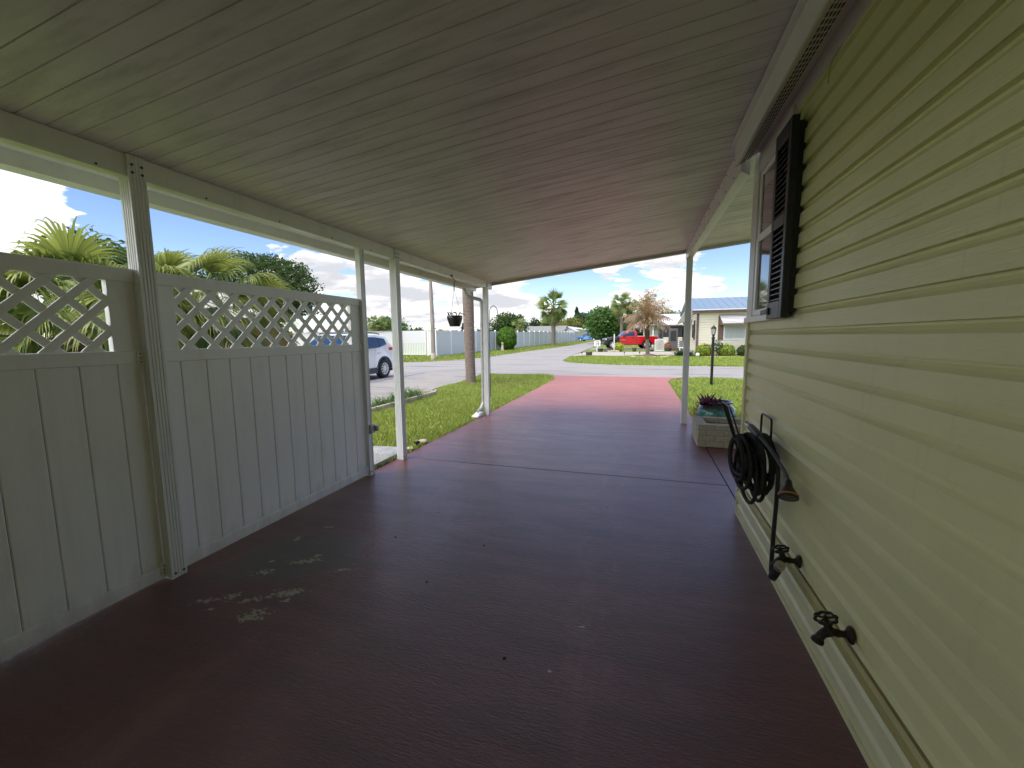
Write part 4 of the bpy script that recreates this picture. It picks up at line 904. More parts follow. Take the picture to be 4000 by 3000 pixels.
# browning feather palm across the road
dx, dy = .40, 28.6; dz0 = gz(dy)
dpalm = thing('browning_palm', 'dying feather palm with brown fronds inside a ring of stones', 'palm tree', (dx, dy, dz0))
trunk(dpalm, (dx, dy, dz0-.05), (dx-.08, dy, dz0+1.45), .14, .10, 'palm_bark_far', seed=5)
b = MB(); b.tube([(dx-.06, dy, dz0+1.05), (dx-.08, dy, dz0+1.35), (dx-.09, dy, dz0+1.85), (dx-.10, dy, dz0+2.50)], [.11, .17, .19, .10], 12); b.build('crownshaft', MT['fibre'], dpalm)
r_ = random.Random(8); V, Q, MI = [], [], []
for i in range(84):
    f = i/84; el = 1.5-1.75*f+r_.uniform(-.2, .2); az = i*2.39996; L = r_.uniform(1.15, 1.85)*(1.15 if f < .25 else 1); p = Vector((dx-.1, dy, dz0+2.40)); d = Vector((math.cos(az)*math.cos(el), math.sin(az)*math.cos(el), math.sin(el))); s = Vector((-math.sin(az), math.cos(az), 0)); S = 11; mi = r_.choice([0, 0, 1, 2 if f < .25 else 1]); pts = [p.copy()]; ds_ = [d.copy()]
    for j in range(S):
        d = (d-Vector((0, 0, .055+.10*(j/S)))).normalized(); p = p+d*L/S; pts.append(p.copy()); ds_.append(d.copy())
    for j in range(S):
        k0 = len(V); V += [pts[j]-s*.014, pts[j]+s*.014, pts[j+1]+s*.012, pts[j+1]-s*.012]; Q.append((k0, k0+1, k0+2, k0+3)); MI.append(mi)
        if j < 2: continue
        for sg in (-1, 1):
            for e in (0, .5):
                p0 = pts[j].lerp(pts[j+1], e); l = .50*math.sin(math.pi*(j+1)/(S+2))*r_.uniform(.6, 1.1)
                dd = (ds_[j]*.6+s*sg*.5+Vector((r_.uniform(-.25, .25), r_.uniform(-.25, .25), -.8*r_.uniform(.0, 1.4)))).normalized(); p1 = p0+dd*l*.5; p2 = p1+(dd-Vector((0, 0, .5))).normalized()*l*.5; q = ds_[j]*.016; k0 = len(V)
                V += [p0-q, p0+q, p1+q, p1-q, p2+q*.3, p2-q*.3]; Q += [(k0, k0+1, k0+2, k0+3), (k0+3, k0+2, k0+4, k0+5)]; MI += [mi, mi]
finish('crown', V, Q, MI, ['dead_frond', 'dead_frond2', 'fan_far'], dpalm)
b = MB(); b.lathe([(.62, -.02), (.50, .05), (.30, .13), (.14, .17)], 20, wob=lambda a, j: 1+.08*math.sin(3*a+j)); b.xf(Matrix.Translation((dx+.05, dy-.15, dz0)))
tag(b.build('dirt_mound', MT['dirt']), 'mound of bare earth round the browning palm trunk', 'mound')
for k in range(15):
    a = R(180+170*(k/14)+5); q = MB(); q.lathe([(.5, -.3), (1, 0), (.9, .35), (.4, .55)], 8, wob=lambda a_, j: 1+.15*math.sin(3*a_+k+j)); cx, cy = dx+.12+1.12*math.cos(a), dy-.6+1.55*math.sin(a)*.9
    q.xf(Matrix.Translation((cx, cy, gz(cy))) @ Matrix.Rotation(k, 4, 'Z') @ Matrix.Scale(.10+.02*(k % 3), 4)); tag(q.build('edging_stone', MT['stone']), 'pale edging stone in the ring round the browning palm', 'stone', 'edging stones round the browning palm')

def lobes_tree(name, label, base, h, w, n_leaf, size, mat, seed, trunk_h=None, tr=.2, nl=14, cat='tree', group=None, flat=1.0, conif=False, gap=.0, bark_='bark', lean=0, squash=1.0, ls=(.22, .36)):
    x, y = base; z = gz(y)-.03; t = thing(name, label, cat, (x, y, z), group=group); rg = np.random.default_rng(seed); r_ = random.Random(seed)
    th = trunk_h if trunk_h is not None else h*.3
    b = MB(); b.tube([(x, y, z-.1), (x+lean*.4, y, z+th*.6), (x+lean, y, z+th), (x+lean, y, z+h*.75)], [tr*1.3, tr, tr*.85, tr*.25], 8)
    ch = h-th*.8; C = []
    for k in range(nl):
        a = k*2.39996+r_.uniform(-.4, .4); f = (k+.5)/nl
        if conif:
            zz = z+th*.6+(h-th*.6)*f; rr = w/2*(1-f)**.8; c = (x+rr*.55*math.cos(a), y+rr*.55*math.sin(a), zz); rad = (max(.25, rr*.62), max(.25, rr*.62), h*.07)
        else:
            el = math.asin(2*f-1); q = r_.uniform(.55, .80); c = (x+lean+w/2*q*math.cos(el)*math.cos(a), y+w/2*q*math.cos(el)*math.sin(a), z+th*.8+ch/2+ch/2*.72*math.sin(el)*flat); s_ = r_.uniform(*ls); rad = (w*s_, w*s_, ch*s_*.75*squash)
            if k % 3 == 0: b.tube([(x+lean, y, z+th*.9), tuple(Vector((x+lean, y, z+th)).lerp(Vector(c), .55)+Vector((0, 0, .1))), c], [tr*.55, tr*.3, tr*.1], 6)
        C.append((c, rad))
    b.build('trunk', MT[bark_], t)
    per = n_leaf//len(C); P = []
    for c, rad in C:
        d = rg.normal(size=(per, 3)); d /= np.linalg.norm(d, axis=1)[:, None]; rr = rg.uniform(.25, 1, per)**.45
        sub = rg.normal(size=(per, 3))*.10
        cl = np.sin(d[:, 0]*7+c[0])*np.sin(d[:, 1]*6+c[1])*np.sin(d[:, 2]*7+c[2])
        keep = cl > -1+gap*1.4
        pp_ = np.array(c)+(d*rr[:, None]+sub)*np.array(rad); P.append(pp_[keep])
    P = np.concatenate(P); n = len(P)
    a = rg.normal(size=(n, 3)); a[:, 2] *= .5; a /= np.linalg.norm(a, axis=1)[:, None]; u = np.cross(a, rg.normal(size=(n, 3))); u /= np.linalg.norm(u, axis=1)[:, None]
    s = size*rg.uniform(.55, 1.25, n)[:, None]; V = np.stack([P-a*s, P+u*s*.6, P+a*s, P-u*s*.6], 1).reshape(-1, 3)
    arr_mesh('crown', V, np.arange(4*n).reshape(-1, 4), MT[mat], t); return t
lobes_tree('oak_tree', 'broad dark oak rising over the pale roof beyond the lattice fence', (-25, 22.4), 7.6, 8.4, 42000, .10, 'oak', 71, 2.6, .32, 64, gap=.70, squash=.55, ls=(.12, .19))
lobes_tree('leafy_tree', 'dark leafy tree showing above the fan palms far left', (-25, 13.6), 6.3, 4.6, 5000, .16, 'oak', 72, 2.4, .22, 16)
lobes_tree('leafy_tree', 'rounded tree between the fan palms and the oak', (-25.5, 16.6), 5.9, 3.8, 5000, .16, 'oak', 73, 2.0, .2, 14)
lobes_tree('bushy_tree', 'dark bushy tree behind the third carport post and white car', (-40.1, 60), 4.7, 5.2, 4200, .22, 'green', 74, .8, .25, 16)
lobes_tree('pine_tree', 'small dark conifer just left of the near palm trunk', (-35.6, 80), 3.9, 2.6, 2600, .2, 'conifer', 75, .4, .15, 16, conif=True)
lobes_tree('oak_tree', 'round oak above the white fence left of the topiary bush', (-22.8, 71), 5.3, 5.6, 5500, .22, 'oak', 76, 1.0, .25, 18)
lobes_tree('small_tree', 'little dark tree at the left end of the grey roof', (-20.4, 92), 4.6, 2.2, 1500, .2, 'darkgreen', 77, .6, .15, 10)
lobes_tree('small_tree', 'dark tree standing up behind the middle of the grey roof', (-23.5, 93), 5.3, 2.6, 1800, .2, 'darkgreen', 78, .8, .15, 10)
lobes_tree('spreading_tree', 'yellow green spreading tree behind the grey roof', (-25.8, 120), 6.0, 8.0, 4500, .3, 'yellowgreen', 79, .8, .25, 16)
lobes_tree('spreading_tree', 'yellow green tree above the small white roof', (-23.6, 148), 7.6, 9.5, 4500, .36, 'yellowgreen', 80, .8, .25, 16)
lobes_tree('conifer_tree', 'tall dark pointed conifer left of the palm cluster', (-24.0, 160), 11.8, 6.2, 4200, .4, 'conifer', 81, .8, .25, 20, conif=True)
lobes_tree('leafy_tree', 'dark round tree behind the blue van', (-17.5, 152), 9.8, 11, 6000, .4, 'darkgreen', 82, 1.0, .3, 20)
lobes_tree('leafy_tree', 'dark tree filling the gap right of the tall conifer', (-21.5, 156), 9.0, 9.0, 4200, .4, 'darkgreen', 93, 1.0, .3, 16)
lobes_tree('leafy_tree', 'large bright green tree behind the pickup cab and white pole', (-5.75, 66), 5.6, 4.9, 9000, .22, 'green', 83, .9, .3, 24)
lobes_tree('bare_tree', 'greyish thin leaved tree left of the palm cluster', (-4.3, 76), 5.1, 3.6, 1800, .2, 'hazeleaf', 84, 1.4, .15, 12, gap=.3)
lobes_tree('leafy_tree', 'dark low tree behind the flags and palm cluster', (-2.6, 75), 3.7, 5.5, 3800, .22, 'darkgreen', 85, .6, .2, 14)
lobes_tree('leafy_tree', 'dark low tree behind the pickup bed', (.6, 77), 3.6, 5.2, 3200, .22, 'darkgreen', 94, .6, .2, 14)
lobes_tree('leafy_tree', 'tree showing over the porch roof right of the browning palm', (4.4, 82), 5.5, 5.6, 4200, .24, 'oak', 86, .8, .25, 16)
lobes_tree('leafy_tree', 'tree partly hidden behind the right front carport post', (7.4, 84), 5.0, 5.6, 3800, .24, 'oak', 95, .8, .25, 16)
# far-off pine wood along the horizon, one mass
rg = np.random.default_rng(5); V = []
cs = []
for k in range(380):
    x = rg.uniform(-150, 170); y = 150+rg.uniform(-12, 22); h = rg.uniform(2.6, 5.2)*(1+.25*math.sin(x*.11))
    cs.append((x, y, h))
P = []; A = []
for x, y, h in cs:
    n = 70; t = rg.uniform(0, 1, n); P.append(np.stack([x+rg.normal(0, 1, n)*1.5*(1-t*.75), y+rg.normal(0, 1, n)*1.2, gz(y)+h*t], 1))
P = np.concatenate(P); n = len(P); a = rg.normal(size=(n, 3)); a /= np.linalg.norm(a, axis=1)[:, None]; u = np.cross(a, rg.normal(size=(n, 3))); u /= np.linalg.norm(u, axis=1)[:, None]
V = np.stack([P-a*.6, P+u*.4, P+a*.6, P-u*.4], 1).reshape(-1, 3); tl = arr_mesh('treeline', V, np.arange(4*n).reshape(-1, 4), MT['conifer']); tag(tl, 'low far-off line of pines along the horizon', 'treeline', kind='stuff')

# topiary, shrubs
def ball_bush(name, label, base, w, h, n, size, mat, seed, cat='bush', group=None, flatb=.1, stem=True, rough_=.08):
    x, y = base; z = gz(y)-.03; t = thing(name, label, cat, (x, y, z), group=group); rg = np.random.default_rng(seed)
    d = rg.normal(size=(n, 3)); d /= np.linalg.norm(d, axis=1)[:, None]; rr = rg.uniform(.55, 1, n)**.35*(1+rough_*np.sin(d[:, 0]*9+d[:, 2]*8)*np.cos(d[:, 1]*8+1))
    P = d*rr[:, None]*np.array([w/2, w/2, h*.54])+np.array([x, y, z+h*.5]); P[:, 2] = np.maximum(P[:, 2], z+.02)
    a = d+rg.normal(size=(n, 3))*.6; u = np.cross(a, rg.normal(size=(n, 3))); u /= np.linalg.norm(u, axis=1)[:, None]; a = np.cross(u, d+rg.normal(size=(n, 3))*.5); a /= np.linalg.norm(a, axis=1)[:, None]
    s = size*rg.uniform(.6, 1.3, n)[:, None]; arr_mesh('foliage', np.stack([P-a*s, P+u*s*.6, P+a*s, P-u*s*.6], 1).reshape(-1, 3), np.arange(4*n).reshape(-1, 4), MT[mat], t)
    b = MB()
    for k in range(5): b.tube([(x, y, z-.05), (x+w*.2*math.cos(k*1.3), y+w*.2*math.sin(k*1.3), z+h*.6)], .025*max(w, .6), 5)
    b.build('stems', MT['bark'], t); return t
ball_bush('topiary_bush', 'clipped dome shaped bright green bush in front of white fence', (-13.06, 40.0), 2.0, 2.25, 8000, .075, 'topiary', 101)
for k, (x, y, w, h, lb_) in enumerate([(3.72, 28.3, .98, .78, 'clipped yellow green shrub left of the lamp post, by neighbour house corner'), (4.98, 28.4, 1.06, .76, 'widest yellow green shrub, below the neighbour window'), (6.05, 28.6, .80, .70, 'darker shrub close to our house wall edge, below neighbour window')]):
    ball_bush('shrub', lb_, (x, y), w, h, 1800, .05, ['shrub', 'shrub', 'oak'][k], 110+k, group='shrubs along the neighbour house', rough_=.14)
lobes_tree('rose_bush', 'thin leggy rose bush beside the widest yellow green shrub', (4.45, 28.2), 1.15, .62, 420, .05, 'bluegreen', 113, .25, .015, 9, cat='bush', gap=.2)
t = thing('arching_plant', 'dark arching strap leaved plant left of the right carport post', 'plant', (2.55, 28.4, gz(28.4)))
strap(420, .85, .045, 'bluegreen', 33, parent=t, c=(2.55, 28.4, gz(28.4)-.02), spread=.20, droop=.75)
sheet('mulch_bed', [(3.1, 27.5), (9, 27.6), (9, 29.1), (3.1, 29.1)], MT['mulch'], -.010)
b = MB(); x = 3.3; r_ = random.Random(3)
while x < 8.5:
    q = .055*r_.uniform(.8, 1.3); b.lathe([(.5*q, -.3*q), (q, 0), (.8*q, .6*q), (.3*q, .8*q)], 6, (x, 27.45+r_.uniform(-.05, .05), gz(27.5))); x += q*2.1
eg = thing('stone_edging', 'row of small pale stones edging the neighbour mulch bed', 'edging', (5.5, 27.45, gz(27.45))); b.build('stones', MT['stone'], eg)

# ------------------------------------------------------------------ pole, fences
up_ = thing('utility_pole', 'tall weathered wooden utility pole beside the chain link gate', 'utility pole', (-12.80, 23.9, gz(23.9)))
b = MB(); b.tube([(0, 0, -.2), (0, 0, 2.5), (-.06, 0, 5.0), (-.14, 0, 9.0)], [.150, .132, .11, .085], 14); b.build('pole_shaft', MT['pole_wood'], up_, world=False)
b = MB(); b.lathe([(.17, -.1), (.165, .36), (.15, .40)], 14); b.build('concrete_collar', MT['stone'], up_, world=False)
b = MB(); b.beam((-1.1, .12, 8.3), (.85, .12, 8.3), .09, .11); b.build('cross_arm', MT['pole_wood'], up_, world=False)

vf = thing('vinyl_fence', 'long white vinyl fence running back along the side road', 'fence', (-14.55, 27.6, 0))
A0, A1 = Vector((-14.55, 27.6, 0)), Vector((-12.9, 83, 0)); L = (A1-A0).length; d = (A1-A0).normalized(); npost = 23
hf = lambda y: gz(y)-.02
for k in range(npost+1):
    p = A0+d*L*k/npost; z = hf(p.y)
    b = MB(); b.box(p.x-.065, p.x+.065, p.y-.065, p.y+.065, z-.1, z+1.93); b.hexa([(p.x-.08, p.y-.08, z+1.93), (p.x+.08, p.y-.08, z+1.93), (p.x+.08, p.y+.08, z+1.93), (p.x-.08, p.y+.08, z+1.93), (p.x-.03, p.y-.03, z+2.0), (p.x+.03, p.y-.03, z+2.0), (p.x+.03, p.y+.03, z+2.0), (p.x-.03, p.y+.03, z+2.0)])
    b.build('post', MT['vinyl_far'], vf)
    if k < npost:
        q = A0+d*L*(k+1)/npost; z2 = hf(q.y); b = MB()
        def slab(za, zb, w):
            b.hexa([(p.x-w, p.y, z+za), (p.x+w, p.y, z+za), (q.x+w, q.y, z2+za), (q.x-w, q.y, z2+za), (p.x-w, p.y, z+zb), (p.x+w, p.y, z+zb), (q.x+w, q.y, z2+zb), (q.x-w, q.y, z2+zb)])
        slab(.05, 1.80, .015); slab(.0, .14, .032); slab(1.74, 1.88, .032)
        b.build('panel', MT['vinyl_panel_shaded'], vf)
m = Mat('white_slats'); v = m.obj()
w = m.n('TexWave', dict(bands_direction='DIAGONAL'), Vector=m.map(v, (1, 1, 1)), Scale=3.2, Distortion=.4).outputs['Fac']
c = m.mix(m.math('MULTIPLY', m.ramp(w, .55, .9), .55), (.78, .79, .82), (.50, .52, .53)); m.pbr(c, .5); MT['slats'] = m.m
m = Mat('pale_pickets'); v = m.obj()
w = m.n('TexWave', dict(bands_direction='X'), Vector=v, Scale=2.2, Distortion=1.0, Detail=2).outputs['Fac']
c = m.mix(m.ramp(w, .72, .95), (.74, .77, .74), (.42, .50, .36)); m.pbr(c, .5); MT['pickets'] = m.m
cg = thing('chain_link_gate', 'white slatted chain link gate at the left of the utility pole', 'gate', (-16.6, 28.2, gz(28.2)))
z = gz(28.2)
b = MB(); b.box(-17.70, -15.72, 28.2, 28.22, z+.95, z+1.90); b.build('slat_mesh', MT['slats'], cg)
b = MB(); b.box(-17.70, -15.72, 28.205, 28.225, z+.10, z+.948); b.build('picket_panel', MT['pickets'], cg)
b = MB(); b.box(-17.70, -15.72, 28.17, 28.20, z+.06, z+.10); b.box(-15.75, -15.70, 28.17, 28.21, z+.06, z+1.92); b.box(-17.74, -17.70, 28.17, 28.21, z+.06, z+1.92); b.build('frame', MT['vinyl_far'], cg)
b = MB(); b.tube([(-15.55, 28.1, z-.1), (-15.55, 28.1, z+1.95)], .05, 10); b.build('hinge_post', MT['galv'], cg)
b = MB(); b.hexa([(-15.45, 28.0, z+.05), (-14.62, 27.62, z+.05), (-14.60, 27.66, z+.05), (-15.43, 28.04, z+.05), (-15.45, 28.0, z+1.86), (-14.62, 27.62, z+1.86), (-14.60, 27.66, z+1.86), (-15.43, 28.04, z+1.86)]); b.build('panel', MT['vinyl_panel_shaded'], vf)
b = MB(); b.box(-15.47, -15.34, 27.93, 28.06, z-.1, z+1.95); b.build('post', MT['vinyl_far'], vf)
cf = thing('slatted_fence', 'white slatted chain link fence stretching left behind the parked white car', 'fence', (-30, 28.3, gz(28.3)))
b = MB(); b.box(-48, -17.80, 28.2, 28.22, z+.05, z+1.86); b.build('slat_mesh', MT['slats'], cf)
b = MB(); b.tube([(-48, 28.19, z+1.88), (-17.78, 28.19, z+1.88)], .025, 8); b.build('top_rail', MT['galv'], cf)
for k in range(11):
    b = MB(); b.tube([(-48+3*k, 28.26, z-.1), (-48+3*k, 28.26, z+1.93)], .03, 8); b.build('post', MT['galv'], cf)
tw = MB(); tw.box(-75, -18.5, 39.0, 39.25, gz(39)-.1, gz(39)+2.05); tag(tw.build('garden_wall', MT['terracotta']), 'low terracotta wall just visible over the slatted fence', 'wall')
st = thing('marker_post', 'small white tapered stone marker in front of topiary bush', 'marker', (-12.70, 37.5, gz(37.5)))
b = MB(); b.hexa([(-.15, -.15, -.05), (.15, -.15, -.05), (.15, .15, -.05), (-.15, .15, -.05), (-.07, -.07, .62), (.07, -.07, .62), (.07, .07, .62), (-.07, .07, .62)]); b.build('shaft', MT['stone'], st, world=False, bevel=.02)
b = MB(); b.lathe([(.05, .60), (.11, .66), (.12, .72), (.07, .78), (.02, .80)], 10); b.build('finial', MT['stone'], st, world=False)

# ------------------------------------------------------------------ vehicles (local: nose +X, wheels on z=0)
def body(poly, hw, mats, name, parent, taper=None, bevel=.05, zt=None):
    b = MB(); n = len(poly); f = taper or (lambda x, z: hw)
    vs = [(x, -f(x, z), z) for x, z in poly]+[(x, f(x, z), z) for x, z in poly]
    b.add(vs, [tuple(range(n)), tuple(range(n, 2*n))[::-1]]+[(i, n+i, n+(i+1) % n, (i+1) % n) for i in range(n)])
    return b.build(name, mats, parent, world=False, bevel=bevel, seg=3)
def arch(cx, cz, r, x_from, n=9):
    s = 1 if x_from > cx else -1
    return [(cx+s*r*math.cos(math.pi*k/n), cz+r*math.sin(math.pi*k/n)) for k in range(n+1)]
def wheel(parent, x, y, r, w, spokes=10, deep=.02):
    s = 1 if y > 0 else -1
    b = MB(); b.lathe([(r*.62, -w/2), (r*.92, -w/2), (r, -w/2+.03), (r, w/2-.03), (r*.92, w/2), (r*.66, w/2-.004), (r*.62, w/2-.03)], 32, cap=False); b.xf(Matrix.Translation((x, y, r)) @ Matrix.Rotation(R(-90*s), 4, 'X'))
    wh = b.build('wheel', MT['tyre'], parent, world=False)
    b = MB(); b.lathe([(r*.66, w/2-.025), (r*.63, w/2-.008), (r*.58, w/2-.012), (r*.57, w/2-.05)], 28, cap=False); b.lathe([(.0, w/2-.012), (r*.16, w/2-.012), (r*.16, w/2-.04)], 14)
    for k in range(spokes):
        a = 2*math.pi*k/spokes; b.beam((r*.12*math.cos(a), r*.12*math.sin(a), w/2-.022), (r*.60*math.cos(a+.06), r*.60*math.sin(a+.06), w/2-.02), r*(.11 if spokes > 6 else .30), .02)
    b.xf(Matrix.Translation((x, y, r)) @ Matrix.Rotation(R(-90*s), 4, 'X')); b.build('rim', MT['rim'], wh, world=False)
    b = MB(); b.lathe([(.0, w/2-.07), (r*.6, w/2-.07)], 20); b.xf(Matrix.Translation((x, y, r)) @ Matrix.Rotation(R(-90*s), 4, 'X')); b.build('brake_disc', MT['well'], wh, world=False)
    return wh
def sideglass(parent, poly, f, off=.006, name='side_window', mat='car_glass'):
    for s in (-1, 1):
        b = MB(); n = len(poly); cx = sum(p[0] for p in poly)/n
        o = [(x, s*(f(x, z)+off), z) for x, z in poly]; i_ = [(x, s*(f(x, z)-.02), z) for x, z in poly]
        b.add(o+i_, [tuple(range(n)) if s < 0 else tuple(range(n))[::-1]]+[(i, n+i, n+(i+1) % n, (i+1) % n) for i in range(n)]); b.build(name, MT[mat], parent, world=False)
# white SUV, nose towards the lawn
suv = thing('parked_suv', 'white crossover parked nose in beside the blue line', 'car', (-9.62, 11.52, 0), R(-90))
hw = .83; fT = lambda x, z: hw-.015-max(0, (z-.95))*.24-max(0, .45-z)*.05
xr, xf_, wr = -1.24, 1.24, .335
out = [(-1.98, .42), (-1.90, .28)]+arch(xr, wr, .40, -2)+[(-.80, .24), (.80, .24)]+arch(xf_, wr, .40, 0)+[(1.92, .26), (2.02, .40), (2.04, .62), (1.96, .80), (1.60, .93), (1.02, 1.02), (.28, 1.50), (-.15, 1.575), (-.9, 1.565), (-1.52, 1.50), (-1.80, 1.18), (-1.95, .98)]
body(out, hw, MT['car_white'], 'body', suv, fT, .045)
b = MB(); b.box(-1.9, 1.9, -.70, .70, .22, .75); b.build('underbody', MT['well'], suv, world=False)
sideglass(suv, [(-1.06, 1.10), (-.30, 1.06), (-.30, 1.46), (-.95, 1.45), (-1.00, 1.44)], fT)
sideglass(suv, [(-1.50, 1.20), (-1.09, 1.11), (-1.03, 1.44), (-1.42, 1.40)], fT, name='quarter_window')
sideglass(suv, [(-.25, 1.06), (.62, 1.02), (.85, 1.06), (.22, 1.45), (-.25, 1.46)], fT, name='front_window')
b = MB(); b.hexa([(1.04, -.66, 1.035), (1.05, -.66, 1.045), (1.05, .66, 1.045), (1.04, .66, 1.035), (.30, -.60, 1.495), (.32, -.60, 1.505), (.32, .60, 1.505), (.30, .60, 1.495)]); b.v = [(x+.012, y, z+.012) for x, y, z in b.v]; b.build('windshield', MT['car_glass'], suv, world=False)
for s in (-1, 1):
    b = MB(); b.box(-.80, .80, s*.80-.02, s*.80+.045, .20, .40)
    for cx in (xr, xf_):
        for k in range(12):
            a0_, a1_ = math.pi*k/12, math.pi*(k+1)/12
            b.hexa([(cx+.39*math.cos(a0_), s*.79, wr+.39*math.sin(a0_)), (cx+.45*math.cos(a0_), s*.79, wr+.45*math.sin(a0_)), (cx+.45*math.cos(a1_), s*.79, wr+.45*math.sin(a1_)), (cx+.39*math.cos(a1_), s*.79, wr+.39*math.sin(a1_)),
                    (cx+.39*math.cos(a0_), s*.835, wr+.39*math.sin(a0_)), (cx+.45*math.cos(a0_), s*.835, wr+.45*math.sin(a0_)), (cx+.45*math.cos(a1_), s*.835, wr+.45*math.sin(a1_)), (cx+.39*math.cos(a1_), s*.835, wr+.39*math.sin(a1_))])
    b.build('cladding', MT['car_trim'], suv, world=False)
    b = MB(); b.tube(arc([(.25, s*.60, 1.55), (.15, s*.60, 1.60), (-1.1, s*.60, 1.595), (-1.3, s*.60, 1.53)], 4), .018, 8); b.build('roof_rail', MT['car_trim'], suv, world=False)
    b = MB(); b.box(-1.90, -1.62, s*.74-.04, s*.74+.045, .98, 1.09); b.build('taillight', MT['lamp_red'], suv, world=False, bevel=.02)
    b = MB(); b.box(1.72, 1.98, s*.66-.1, s*.66+.1, .66, .80); b.build('headlight', MT['lamp_amber'], suv, world=False, bevel=.03)
    for xx in (-.92, .10):
        b = MB(); b.tube([(xx-.09, s*.835, .90), (xx+.09, s*.835, .90)], .016, 8); b.build('door_handle', MT['chrome'], suv, world=False)
    b = MB(); b.box(.66, .80, s*.83, s*.83+s*.16, 1.02, 1.14) if s > 0 else b.box(.66, .80, -.99, -.83, 1.02, 1.14); b.build('wing_mirror', MT['car_white'], suv, world=False, bevel=.03)
for x in (xr, xf_):
    for y in (-.73, .73): wheel(suv, x, y, wr, .22, 10)

# red pickup with black bonnet
tr = thing('pickup_truck', 'red single cab pickup with a black front end', 'truck', (-1.30, 42.55, gz(42.5)), R(180+15))
hw = .93; fT = lambda x, z: hw-max(0, (z-1.12))*.28
xr, xf_, wr = -1.62, 1.62, .40
cab = [(-2.58, .62)]+[(-2.50, .55)]+arch(xr, wr, .50, -3)+[(-1.0, .42), (1.02, .42), (1.02, 1.16), (.80, 1.24), (.30, 1.74), (.05, 1.80), (-.52, 1.80), (-.62, 1.70), (-.66, 1.22), (-2.55, 1.20), (-2.60, 1.0)]
body(cab, hw, MT['car_red'], 'body', tr, fT, .04)
nose = [(1.03, .42)]+arch(xf_, wr, .50, 1.0)+[(2.30, .46), (2.40, .60), (2.40, .96), (2.28, 1.06), (1.70, 1.16), (1.03, 1.20)]
body(nose, hw, MT['car_black'], 'front_end', tr, lambda x, z: hw-.01-max(0, x-1.9)*.12, .04)
b = MB(); b.box(-2.5, 2.3, -.78, .78, .38, .9); b.build('underbody', MT['well'], tr, world=False)
sideglass(tr, [(-.46, 1.24), (.74, 1.24), (.28, 1.66), (.05, 1.71), (-.42, 1.71)], fT)
b = MB(); b.hexa([(.86, -.72, 1.22), (.88, -.72, 1.23), (.88, .72, 1.23), (.86, .72, 1.22), (.34, -.66, 1.70), (.36, -.66, 1.71), (.36, .66, 1.71), (.34, .66, 1.70)]); b.v = [(x+.012, y, z+.012) for x, y, z in b.v]; b.build('windshield', MT['car_glass'], tr, world=False)
b = MB(); b.box(-2.56, -.70, -.90, -.84, 1.20, 1.235); b.box(-2.56, -.70, .84, .90, 1.20, 1.235); b.build('bed_rail', MT['white_paint'], tr, world=False, bevel=.01)
b = MB(); b.box(2.34, 2.50, -.90, .90, .44, .66); b.build('front_bumper', MT['car_black'], tr, world=False, bevel=.03)
b = MB(); b.box(-2.74, -2.60, -.85, .85, .50, .66); b.build('rear_bumper', MT['car_trim'], tr, world=False, bevel=.03)
for s in (-1, 1):
    b = MB(); b.box(2.14, 2.37, s*.80-.10, s*.80+.075, .86, 1.02); b.build('headlight', MT['lamp_amber'], tr, world=False, bevel=.02)
    b = MB(); b.box(-2.61, -2.50, s*.86-.06, s*.86+.075, .78, 1.12); b.build('taillight', MT['lamp_red'], tr, world=False, bevel=.02)
    b = MB(); b.box(-.40, -.18, s*.93-.02, s*.93+.02, 1.06, 1.10); b.build('door_handle', MT['car_black'], tr, world=False)
    b = MB(); b.box(.55, .70, min(s*.93, s*1.12), max(s*.93, s*1.12), 1.20, 1.38); b.build('wing_mirror', MT['car_black'], tr, world=False, bevel=.03)
    b = MB(); b.box(.42, .95, s*.93-.015, s*.93+.012, .84, .89); b.build('badge_strip', MT['chrome'], tr, world=False)
    b = MB(); b.box(-.615, -.60, s*.925-.01, s*.925+.008, .5, 1.2); b.build('door_gap', MT['well'], tr, world=False)
for x in (xr, xf_):
    for y in (-.80, .80): wheel(tr, x, y, wr, .25, 5)

# blue van and silver car far away
van = thing('parked_van', 'bright blue van parked before the far cream house', 'van', (-10.6, 88, gz(88)), R(180-18))
hw = .95; fT = lambda x, z: hw-max(0, (z-.95))*.22
vo = [(-2.35, .35)]+arch(-1.5, .33, .42, -3)+[(-1.0, .28), (1.0, .28)]+arch(1.5, .33, .42, 0)+[(2.3, .35), (2.42, .55), (2.30, .85), (1.55, 1.10), (.75, 1.65), (.2, 1.78), (-2.0, 1.76), (-2.30, 1.3), (-2.40, .8)]
body(vo, hw, MT['car_blue'], 'body', van, fT, .05)
sideglass(van, [(-2.05, 1.10), (-.75, 1.08), (-.75, 1.60), (-1.95, 1.60)], fT); sideglass(van, [(-.68, 1.08), (1.25, 1.08), (.62, 1.58), (.15, 1.62), (-.68, 1.62)], fT, name='front_window')
for x in (-1.5, 1.5):
    for y in (-.84, .84): wheel(van, x, y, .33, .22, 6)
for s in (-1, 1):
    b = MB(); b.box(-2.42, -2.28, s*.84-.06, s*.84+.06, .85, 1.25); b.build('taillight', MT['lamp_red'], van, world=False)
    b = MB(); b.box(2.12, 2.38, s*.74-.12, s*.74+.10, .66, .84); b.build('headlight', MT['lamp_amber'], van, world=False, bevel=.03)
slv = thing('parked_car', 'silver car with dark glass seen through the nearest lattice', 'car', (-20.4, 8.6, 0), R(100))
fT = lambda x, z: .86-max(0, (z-.9))*.3
so = [(-2.1, .4)]+arch(-1.3, .32, .38, -3)+[(-.9, .25), (.9, .25)]+arch(1.3, .32, .38, 0)+[(2.1, .35), (2.2, .6), (2.0, .85), (1.15, .98), (.45, 1.38), (-.5, 1.44), (-1.3, 1.35), (-1.9, 1.05), (-2.2, .95)]
